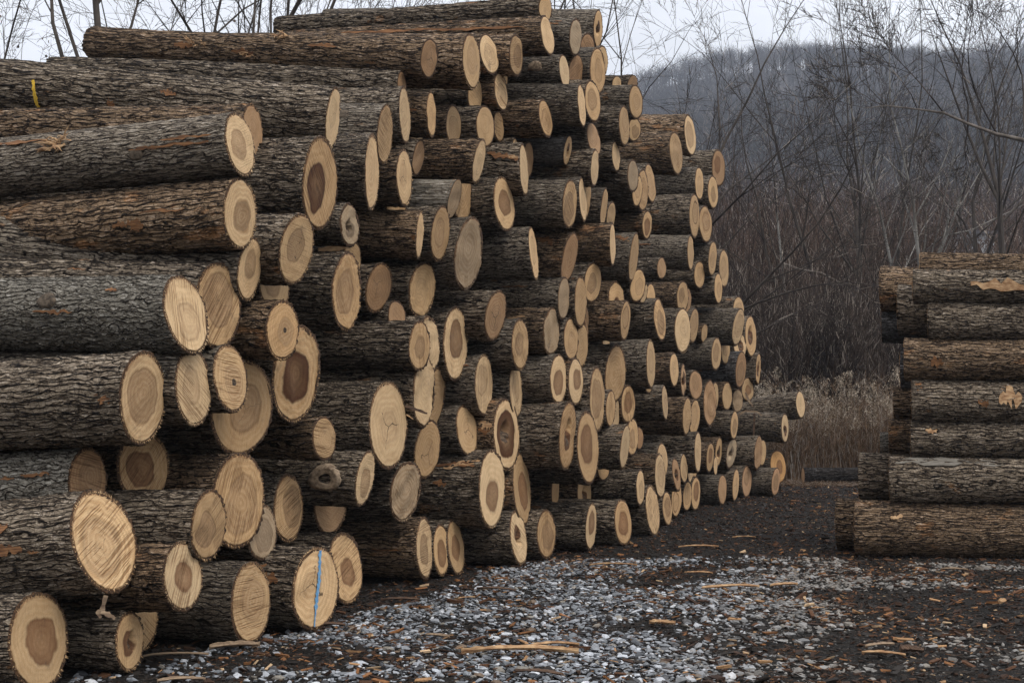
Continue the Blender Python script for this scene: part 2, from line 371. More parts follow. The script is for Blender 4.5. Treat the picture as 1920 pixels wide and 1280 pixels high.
def make_log(P, U, Vv, a, length, code, flags, label, group, seed, near=1.0, bark=None, category='log'):
    r = np.random.default_rng(seed)
    P, U, Vv, a = [np.array(x, dtype=float) for x in (P, U, Vv, a)]
    a /= np.linalg.norm(a)
    R = .5 * (np.linalg.norm(U) + np.linalg.norm(Vv))
    nrm = np.cross(U, Vv); nrm /= np.linalg.norm(nrm)
    if nrm @ a > 0: nrm = -nrm
    root = bpy.data.objects.new('log', None); COL.objects.link(root)
    root.empty_display_size = .2
    # local frame: X out of the sawn end (against a)
    X = -a; Z = np.array([0, 0, 1.0]) - X * X[2]; Z /= np.linalg.norm(Z); Y = np.cross(Z, X)
    B = np.stack([X, Y, Z], axis=1)
    root.matrix_world = Matrix([[*B[0], P[0]], [*B[1], P[1]], [*B[2], P[2]], [0, 0, 0, 1]])
    tag(root, label, category, group)
    loc = lambda v: np.asarray(v) @ B
    u, v, n_, ax = loc(U), loc(Vv), loc(nrm), loc(a)
    # outline of the end: slightly out of round
    nt = int(56 + 64 * near)
    th = np.linspace(0, 2 * math.pi, nt, endpoint=False)
    out = 1 + smooth_noise1(nt, 4, r, .013) + smooth_noise1(nt, 10, r, .006)
    if 'r' in code[1:]: out = out + smooth_noise1(nt, 9, r, .016)
    ring = np.cos(th)[:, None] * u + np.sin(th)[:, None] * v
    # ---- bark
    T = min(.014, .03 * R + .006)
    nl = int(30 + 62 * near)
    s = (np.linspace(0, 1, nl) ** 1.25) * length
    bow = r.uniform(-.03, .03, 2); ph = r.uniform(0, 6.28)
    lob = [smooth_noise1(nt, 6, r, .010) for _ in range(4)]
    VV = []
    taper = r.uniform(.01, .03)
    for i, si in enumerate(s):
        q = si / length
        k = (1 - taper * si) * (1 + .03 * math.exp(-si / .12))
        w4 = [max(0, 1 - abs(q * 3 - j)) for j in range(4)]
        rad = out * (1 - q * .6) + q * .6 + sum(w * l for w, l in zip(w4, lob)) * min(1, si * 4)
        cen = ax * si + np.array([0, bow[0], bow[1]]) * math.sin(math.pi * q) * q
        scale = (k * rad * (1 + T / R * (1 if 'w' not in flags and 'd' not in flags else 0)))[:, None]
        VV.append(cen + ring * scale)
    # front lip: the cut edge of the bark
    lip0 = ring * (out * (1 + T / R * .9) * (1 + r.uniform(-.012, .016, nt)))[:, None]
    lip1 = ring * (out * .965)[:, None]
    rear = VV[-1]; rc = rear.mean(axis=0)
    rear1 = rc + (rear - rc) * .5
    allv = np.concatenate(VV + [lip0 + n_ * .001, lip1 + n_ * .001, rear1, rc[None]])
    j = np.arange(nt); jn = (j + 1) % nt
    base = (np.arange(nl - 1) * nt)[:, None]
    Q = np.stack([base + j, base + jn, base + nt + jn, base + nt + j], axis=2).reshape(-1, 4)
    o1, o2, o3, oc = nl * nt, nl * nt + nt, nl * nt + 2 * nt, nl * nt + 3 * nt
    L1 = np.stack([o1 + j, o1 + jn, j + 0 * nt + nt * 0, j], axis=1)[:0]
    Qf = np.stack([o2 + j, o2 + jn, o1 + jn, o1 + j], axis=1)
    Qg = np.stack([o1 + j, o1 + jn, jn, j], axis=1)
    lb = (nl - 1) * nt
    Qr = np.stack([lb + j, lb + jn, o3 + jn, o3 + j], axis=1)
    Tr = np.stack([o3 + j, o3 + jn, np.full(nt, oc)], axis=1)
    mi = np.concatenate([np.zeros(len(Q)), np.ones(len(Qf) + len(Qg) + len(Qr)), np.ones(nt)])
    if bark is None:
        bark = 'weathered' if 'w' in flags else 'smooth_dark' if 'd' in flags else 'bark_wet_and_shade' if 'n' in flags else 'bark_grey' if 'a' in flags else ('bark' if (z_ := r.random()) < .52 else 'bark_warm' if z_ < .78 else 'bark_fine')
    me = mesh_from('bark', allv, [np.concatenate([Q, Qf, Qg, Qr]), Tr], (M[bark], M['bark_edge']), True, mi)
    bo = add_obj('bark', me, root)
    bo['seam_side'] = 1.0 if B[1, 1] > 0 else -1.0
    bo['girth_rows'] = float(round(R / .0125 * r.uniform(.78, 1.3)))
    # ---- sawn end: a thin plug with relief
    nr = int(8 + 12 * near)
    rr = np.linspace(1, 0, nr + 1)[:-1] ** .8
    depth = np.zeros((nr, nt))
    kx, ky = r.uniform(-8, 8, 2)
    rag = .007 if 'r' in code[1:] else .0025
    xs = np.cos(th)[None] * rr[:, None]; ys = np.sin(th)[None] * rr[:, None]
    for _ in range(6):
        f = r.uniform(2, 9); a0 = r.uniform(0, 6.28); p0 = r.uniform(0, 6.28)
        depth += np.sin(f * (xs * math.cos(a0) + ys * math.sin(a0)) + p0) * rag / 2.2
    if 'r' in code[1:]:
        depth += r.uniform(-.006, .006, (nr, nt)) * (rr[:, None] ** 2)
    if code[1:2] == '4':
        px, py = r.uniform(-.2, .2, 2)
        rd = np.sqrt((xs - px) ** 2 + (ys - py) ** 2) + .06 * np.sin(3 * th + 1)[None]
        depth -= np.clip((.33 - rd) * 6, 0, 1) * .07
    pts = ring[None] * (out[None, :, None] * rr[:, None, None]) + n_ * (depth[..., None] + .004)
    uv = np.stack([xs, ys], axis=2)
    if near > .35:
        pts[0] += n_ * r.uniform(-.003, .004, (nt, 1)); pts[0] *= (1 + r.uniform(-.02, .022, (nt, 1)))
    back = pts[0] - n_ * .035
    V2 = np.concatenate([pts.reshape(-1, 3), back, (n_ * (depth[-1].mean() + .004))[None]])
    UV = np.concatenate([uv.reshape(-1, 2), uv[0] * 1.06, [[0, 0]]])
    base = (np.arange(nr - 1) * nt)[:, None]
    Q1 = np.stack([base + j, base + jn, base + nt + jn, base + nt + j], axis=2).reshape(-1, 4)
    Q2 = np.stack([nr * nt + j, nr * nt + jn, jn, j], axis=1)
    T1 = np.stack([(nr - 1) * nt + j, (nr - 1) * nt + jn, np.full(nt, nr * nt + nt)], axis=1)
    Ts = [T1]
    if near > .3:   # torn wood fibres standing out of the rim
        nf = int(40 + 170 * near); extra = []; eu = []
        tt = r.uniform(0, 2 * math.pi, nf)
        if r.random() < .7: tt = np.where(r.random(nf) < .5, r.normal(r.uniform(0, 6.28), .7, nf), tt)
        b0 = len(V2)
        for q in range(nf):
            e = math.cos(tt[q]) * u + math.sin(tt[q]) * v; tg = -math.sin(tt[q]) * u + math.cos(tt[q]) * v
            tg = tg / np.linalg.norm(tg); ee = e / np.linalg.norm(e)
            h = r.uniform(.006, .026); wd = r.uniform(.0015, .004)
            extra += [e - tg * wd, e + tg * wd, e + ee * h + n_ * r.uniform(-.01, .012) + tg * r.uniform(-.006, .006)]
            eu += [[math.cos(tt[q]) * .9, math.sin(tt[q]) * .9]] * 3
        V2 = np.concatenate([V2, np.array(extra) + n_ * .003]); UV = np.concatenate([UV, eu])
        Ts.append(np.arange(nf * 3).reshape(-1, 3) + b0)
    me = mesh_from('cut_face', V2, [Q1, Q2] + [np.concatenate(Ts)] if False else [np.concatenate([Q1, Q2]), np.concatenate(Ts)], (M['end'],), True, None, UV)
    fo = add_obj('cut_face', me, root)
    k = code[1:2] if code[1:2].isdigit() else '0'
    hr, hd = HEART[k]
    tone = np.array(TONES.get(code[0], TONES['t'])) * r.uniform(.82, 1.12) * np.array([1, 1 + (w_ := r.uniform(-.035, .02)), 1 + w_ * 2.2])
    fo.color = (*[float(min(.8, x)) for x in tone], 1)
    hc = {'3': (.20, .098, .045), '4': (.13, .062, .03), '2': (.34, .22, .12)}.get(k, (.36, .24, .14))
    if code[0] == 'g': hc = (.25, .185, .12)
    hc = np.array(hc) * r.uniform(.85, 1.2)
    if 'H' in flags: hc, hr, hd = np.array((.10, .042, .016)), .64, 1.0
    fo['heart_colour'] = [float(x) for x in hc]
    fo['end_radius'] = float(R)
    fo['heart_radius'] = float(hr * r.uniform(.78, 1.14)) if hr else float(r.uniform(.3, .6))
    fo['heart_dark'] = float(hd) if hr else float(r.uniform(.05, .2))
    fo['ring_dark'] = {'7': .95, '2': .35, '3': .3, '1': .3}.get(k, .12)
    fo['ring_sharp'] = {'7': 16.0}.get(k, float(r.uniform(9, 18)))
    fo['ring_strength'] = float(r.uniform(.35, .85))
    fo['pith_offset'] = [float(x) for x in (*r.uniform(-.19, .19, 2), 0)]
    big = 'L' in code
    fo['saw_freq'] = float(r.uniform(60, 105))
    fo['saw_strength'] = float(r.uniform(.75, 1.0) if big else r.choice([0, .15, .35]))
    fo['crack'] = float({'5': 1.3}.get(k, r.choice([0, 0, 0, .4])))
    fo['pith_size'] = float({'6': .14, '4': .2}.get(k, .0))
    fo['pith_dark'] = float({'6': 1, '4': .9}.get(k, r.choice([0, .5])))
    fo['dirt'] = float(.6 if 'r' in code[1:] else r.choice([.1, .25, .4, .65]))
    return root, dict(u=u, v=v, n=n_, ax=ax, R=R, T=T)

def on_body(g, s, th, lift=.0):
    """point on the bark surface, s metres behind the end, at angle th"""
    rd = (math.cos(th) * g['u'] + math.sin(th) * g['v'])
    return g['ax'] * s + rd * (1 + (g['T'] + lift) / g['R'])

def ribbon(name, pts, nrm, wid, mat, parent, thick=.004, jitter=.0, seed=0):
    r = np.random.default_rng(seed)
    pts = np.array(pts); nrm = np.array(nrm); n = len(pts)
    tg = np.gradient(pts, axis=0); tg /= np.linalg.norm(tg, axis=1)[:, None]
    sd = np.cross(tg, nrm); sd /= np.linalg.norm(sd, axis=1)[:, None]
    w = (np.full(n, wid) if np.isscalar(wid) else np.array(wid))[:, None] * .5
    j1 = 1 + r.uniform(-jitter, jitter, (n, 1)); j2 = 1 + r.uniform(-jitter, jitter, (n, 1))
    V = np.concatenate([pts - sd * w * j1 + nrm * thick, pts + sd * w * j2 + nrm * thick, pts - sd * w * j1, pts + sd * w * j2])
    i = np.arange(n - 1)
    Q = np.concatenate([np.stack([i, i + 1, n + i + 1, n + i], 1), np.stack([i, i + 1, 2 * n + i + 1, 2 * n + i], 1), np.stack([n + i, n + i + 1, 3 * n + i + 1, 3 * n + i], 1)])
    return add_obj(name, mesh_from(name, V, Q, (mat,), False), parent)

# ------------------------------------------------------------------ ground
def fbm(x, y, s, seed, oct=4):
    r = np.random.default_rng(seed); o = np.zeros_like(x); a = 1.0
    for k in range(oct):
        for _ in range(3):
            t = r.uniform(0, 6.28); p = r.uniform(0, 6.28); f = s * r.uniform(.7, 1.4)
            o += a * np.sin(f * (x * math.cos(t) + y * math.sin(t)) + p + 1.3 * np.sin(f * .6 * (x * math.sin(t) - y * math.cos(t)) + p * 2))
        s *= 2.1; a *= .55
    return o / 4.0

def ground_z(x, y):
    z = fbm(x, y, .9, 5, 3) * .018 + fbm(x, y, 5.0, 6, 2) * .006
    # low windrow of gravel in front of the pile
    return z - .03

def face_y(x):   # foot of the pile: the line the lowest log ends stand on
    return np.interp(x, [-3.0, -2.77, -2.36, -1.82, -1.47, -.83, .06, 1.32, 2.3, 2.93, 4.86, 6], [7.9, 8.2, 8.8, 9.9, 10.7, 13.3, 15.1, 17.2, 20, 23, 27, 30])

def gravel_amount(x, y):
    """how much loose stone covers the ground at (x, y), 0 to 1"""
    far = np.interp(x, [-3.5, -2.4, -1.6, -.9, -.2, .5, 1.5, 3.0, 4.2, 6], [8.0, 9.3, 10.6, 12.2, 14.9, 15.6, 15.9, 16.1, 15.6, 15.0])
    g = np.clip((far - y) / .5 + .35, 0, 1)
    n = fbm(x, y, 1.5, 21, 4)
    right = np.clip((x - (.9 + (y - 8) * .20)) / 1.3, 0, 1)          # trodden black dirt to the right
    strip = np.exp(-((y - 14.9) / .55) ** 2) * np.clip((x - 3.9) / .3, 0, 1) + np.exp(-((y - 15.2) / .7) ** 2) * (x < 3.6)
    near = np.clip((9.15 - y + .25 * np.sin(x * 1.7)) / .5, 0, 1) * np.clip((.6 - x) / .8, .25, 1)
    leftd = np.clip((-2.1 - x) / .5, 0, 1)
    g = g * np.clip(1 - .74 * right * (1 - strip) - .72 * near - .7 * leftd, .05, 1)
    return np.clip(g * (1 + .45 * np.clip(n * 1.6, -1, 1)) - .22 + .55 * n * (g > .02), 0, .85)

gx = np.concatenate([np.linspace(-260, -6, 60)[:-1], np.linspace(-6, 10, 220), np.linspace(10, 260, 60)[1:]])
gy = np.concatenate([np.linspace(-260, 5.5, 50)[:-1], np.linspace(5.5, 34, 260), np.linspace(34, 140, 40)[1:]])
GX, GY = np.meshgrid(gx, gy)
GZ = ground_z(GX, GY)
nyy, nxx = GX.shape
ii = (np.arange(nyy - 1)[:, None] * nxx + np.arange(nxx - 1)[None]).ravel()
ground_q = np.stack([ii, ii + 1, ii + nxx + 1, ii + nxx], 1)
tg = NT('wet_black_yard_dirt')
gc = tg.coord()
n1 = tg.noise(gc, 1.2, 4, .6); n2 = tg.noise(gc, 16, 5, .7); n3 = tg.noise(tg.map(gc, (9, 26, 9)), 1.6, 4, .65)
gcol = tg.ramp(n2, [(.25, (.005, .005, .005)), (.5, (.014, .013, .012)), (.75, (.042, .037, .032))])
gcol = tg.mix(tg.math('MULTIPLY', tg.sstep(n3, .58, .70), .8), gcol, (.12, .075, .045))
gcol = tg.mix(tg.math('MULTIPLY', tg.sstep(tg.noise(gc, 45, 2), .62, .70), .7), gcol, (.17, .16, .15))
gcol = tg.mix(tg.math('MULTIPLY', tg.sstep(n1, .5, .7), .5), gcol, (.035, .030, .027))
tg.base(gcol, .85, .06)
tg.bump(tg.math('ADD', n2, tg.math('MULTIPLY', n3, .6)), .05, 1)
og = add_obj('ground', mesh_from('ground', np.stack([GX.ravel(), GY.ravel(), GZ.ravel()], 1), ground_q, (tg.m,)))
tag(og, kind='structure')

# ------------------------------------------------------------------ loose crushed stone
def scatter_solids(name, pos, size, shape, mat, flat, seed, yaw=None, tint=None, tilt=.35):
    """pos (n,3), size (n,), shape template verts/tris; every copy squashed and turned its own way"""
    r = np.random.default_rng(seed); n = len(pos)
    Vt, Ft = shape; m = len(Vt)
    yaw = r.uniform(0, 6.28, n) if yaw is None else yaw
    V = np.repeat(Vt[None], n, 0) * (1 + r.uniform(-.28, .28, (n, m, 1)))
    V = V * (np.stack([np.ones(n), r.uniform(*flat[0], n), r.uniform(*flat[1], n)], 1) * size[:, None])[:, None, :]
    tx, ty = r.normal(0, tilt, n), r.normal(0, tilt, n)
    c, s = np.cos(tx)[:, None], np.sin(tx)[:, None]
    y, z = V[..., 1] * c - V[..., 2] * s, V[..., 1] * s + V[..., 2] * c
    c, s = np.cos(ty)[:, None], np.sin(ty)[:, None]
    x, z = V[..., 0] * c + z * s, -V[..., 0] * s + z * c
    c, s = np.cos(yaw)[:, None], np.sin(yaw)[:, None]
    V = np.stack([x * c - y * s, x * s + y * c, z], 2) + pos[:, None, :]
    F = (Ft[None] + (np.arange(n) * m)[:, None, None]).reshape(-1, 3)
    me = mesh_from(name, V.reshape(-1, 3), F, (mat,), False)
    col = me.color_attributes.new(name='tint', type='FLOAT_COLOR', domain='POINT')
    if tint is None: tint = r.uniform(0, 1, (n, 1)) * np.ones((1, 3))
    cc = np.ones((n, m, 4), dtype=np.float32); cc[..., :3] = tint[:, None, :]
    col.data.foreach_set('color', cc.ravel())
    return add_obj(name, me)

def ico():
    t = (1 + 5 ** .5) / 2
    v = np.array([(-1, t, 0), (1, t, 0), (-1, -t, 0), (1, -t, 0), (0, -1, t), (0, 1, t), (0, -1, -t), (0, 1, -t), (t, 0, -1), (t, 0, 1), (-t, 0, -1), (-t, 0, 1)], float)
    f = np.array([(0, 11, 5), (0, 5, 1), (0, 1, 7), (0, 7, 10), (0, 10, 11), (1, 5, 9), (5, 11, 4), (11, 10, 2), (10, 7, 6), (7, 1, 8), (3, 9, 4), (3, 4, 2), (3, 2, 6), (3, 6, 8), (3, 8, 9), (4, 9, 5), (2, 4, 11), (6, 2, 10), (8, 6, 7), (9, 8, 1)])
    return v / np.linalg.norm(v[0]), f
cube8 = (np.array([(x, y, z) for x in (-1, 1) for y in (-1, 1) for z in (-1, 1)], float) * .75,
         np.array([(0, 1, 3), (0, 3, 2), (4, 6, 7), (4, 7, 5), (0, 4, 5), (0, 5, 1), (2, 3, 7), (2, 7, 6), (0, 2, 6), (0, 6, 4), (1, 5, 7), (1, 7, 3)]))
ts = NT('crushed_blue_grey_stone')
sc = ts.attr('tint', 'Color', 'GEOMETRY')
sn = ts.noise(ts.coord(), 55, 3, .6)
ts.base(ts.mix(.45, sc, ts.mix(1.0, sc, ts.ramp(sn, [(.3, .45), (.7, 1.5)]), 'MULTIPLY')), .7, .35)
ts.bump(sn, .004)

def rand_ground(n, xr, yr, seed, dens, margin=0.0):
    r = np.random.default_rng(seed)
    x = r.uniform(*xr, n); y = yr[0] + (yr[1] - yr[0]) * r.uniform(0, 1, n) ** 1.15
    keep = (np.abs(x) < y * .40 + .8) & (y < face_y(x) + 2.2) & (r.uniform(0, 1, n) < dens(x, y))
    return x[keep], y[keep]

def stone_tint(n, r, x, y):
    pal = np.array([(.15, .16, .17), (.23, .24, .255), (.085, .09, .098), (.36, .375, .395), (.04, .04, .042), (.20, .18, .15), (.46, .47, .48), (.11, .075, .048)])
    k = r.choice(len(pal), n, p=[.24, .20, .18, .12, .12, .06, .04, .04])
    t = pal[k] * r.uniform(.75, 1.25, (n, 1))
    dirty = np.clip((x - (.5 + (y - 8) * .2)) / 1.8, 0, .8)[:, None]
    return t * (1 - dirty) + dirty * np.array([[.16, .14, .115]]) * r.uniform(.5, 1.5, (n, 1))

r0 = np.random.default_rng(31)
x, y = rand_ground(100000, (-4.2, 7.0), (6.9, 17.0), 32, gravel_amount)
size = np.clip(r0.lognormal(math.log(.0165), .50, len(x)), .005, .050)
z = ground_z(x, y) + size * .1 + r0.uniform(0, .012, len(x)) * gravel_amount(x, y)
st = scatter_solids('gravel', np.stack([x, y, z], 1), size, ico(), ts.m, ((.45, 1.0), (.2, .5)), 33, tint=stone_tint(len(x), r0, x, y), tilt=.22)
tag(st, 'loose crushed blue-grey stone spread over the yard in front of the logs', 'gravel', kind='stuff')
# bits of stone thinly spread in the black dirt strip along the pile and further back
x, y = rand_ground(9000, (-4.5, 12.0), (8.0, 34.0), 35, lambda a, b: .55 * np.clip(1.1 - gravel_amount(a, b), .3, 1) * np.clip(1.2 - b / 40, .2, 1))
size = np.clip(r0.lognormal(math.log(.012), .4, len(x)), .005, .035)
st = scatter_solids('pebbles', np.stack([x, y, ground_z(x, y) + size * .1], 1), size, ico(), ts.m, ((.5, 1.0), (.3, .6)), 36, tint=stone_tint(len(x), r0, x, y) * .38)
tag(st, 'small dirty stones half sunk in the black mud beside the pile', 'stones', kind='stuff')
# shredded bark and chips
tc = NT('shredded_bark_chips')
tc.base(tc.mix(.5, tc.attr('tint', 'Color', 'GEOMETRY'), tc.mix(1.0, tc.attr('tint', 'Color', 'GEOMETRY'), tc.ramp(tc.noise(tc.coord(), 60, 3), [(.3, .5), (.7, 1.4)]), 'MULTIPLY')), .85, .2)
def chip_tint(n, r, p):
    pal = np.array([(.040, .022, .014), (.085, .040, .020), (.20, .09, .035), (.30, .17, .08), (.42, .29, .17), (.022, .018, .015)])
    return pal[r.choice(6, n, p=p)] * r.uniform(.7, 1.2, (n, 1))
def chip_density(a, b):
    n = fbm(a, b, 1.9, 44, 4)
    return np.clip(.42 + .9 * n + .35 * np.exp(-((b - face_y(a)) / .8) ** 2) + .25 * np.clip((a - 1) / 2, 0, 1), .04, 1) * np.clip(1.15 - (b - 13.5) / 5, .22, 1)
x, y = rand_ground(80000, (-4.5, 12.0), (6.9, 33.0), 41, chip_density)
size = np.clip(r0.lognormal(math.log(.022), .5, len(x)), .007, .10)
yaw = r0.normal(0.15, .75, len(x))
ch = scatter_solids('bark_chips', np.stack([x, y, ground_z(x, y) + .012 + r0.uniform(0, .030, len(x)) * gravel_amount(x, y)], 1), size, cube8, tc.m, ((.12, .40), (.06, .18)), 42, yaw=yaw, tint=chip_tint(len(x), r0, [.34, .28, .14, .06, .03, .15]), tilt=.22)
tag(ch, 'scattered brown and orange bark chips lying over the gravel and mud', 'bark chips', kind='stuff')
x, y = rand_ground(110000, (-4.5, 12.0), (7.0, 33.0), 46, lambda a, b: np.clip(1.05 - gravel_amount(a, b), .12, 1) * .8)
size = np.clip(r0.lognormal(math.log(.015), .55, len(x)), .005, .06)
ch = scatter_solids('mulch', np.stack([x, y, ground_z(x, y) + .006], 1), size, cube8, tc.m, ((.25, .8), (.12, .4)), 47, yaw=r0.normal(0, .9, len(x)), tint=chip_tint(len(x), r0, [.26, .06, .018, .008, .008, .646]), tilt=.3)
tag(ch, 'fine dark shredded bark covering the trampled black ground', 'mulch', kind='stuff')

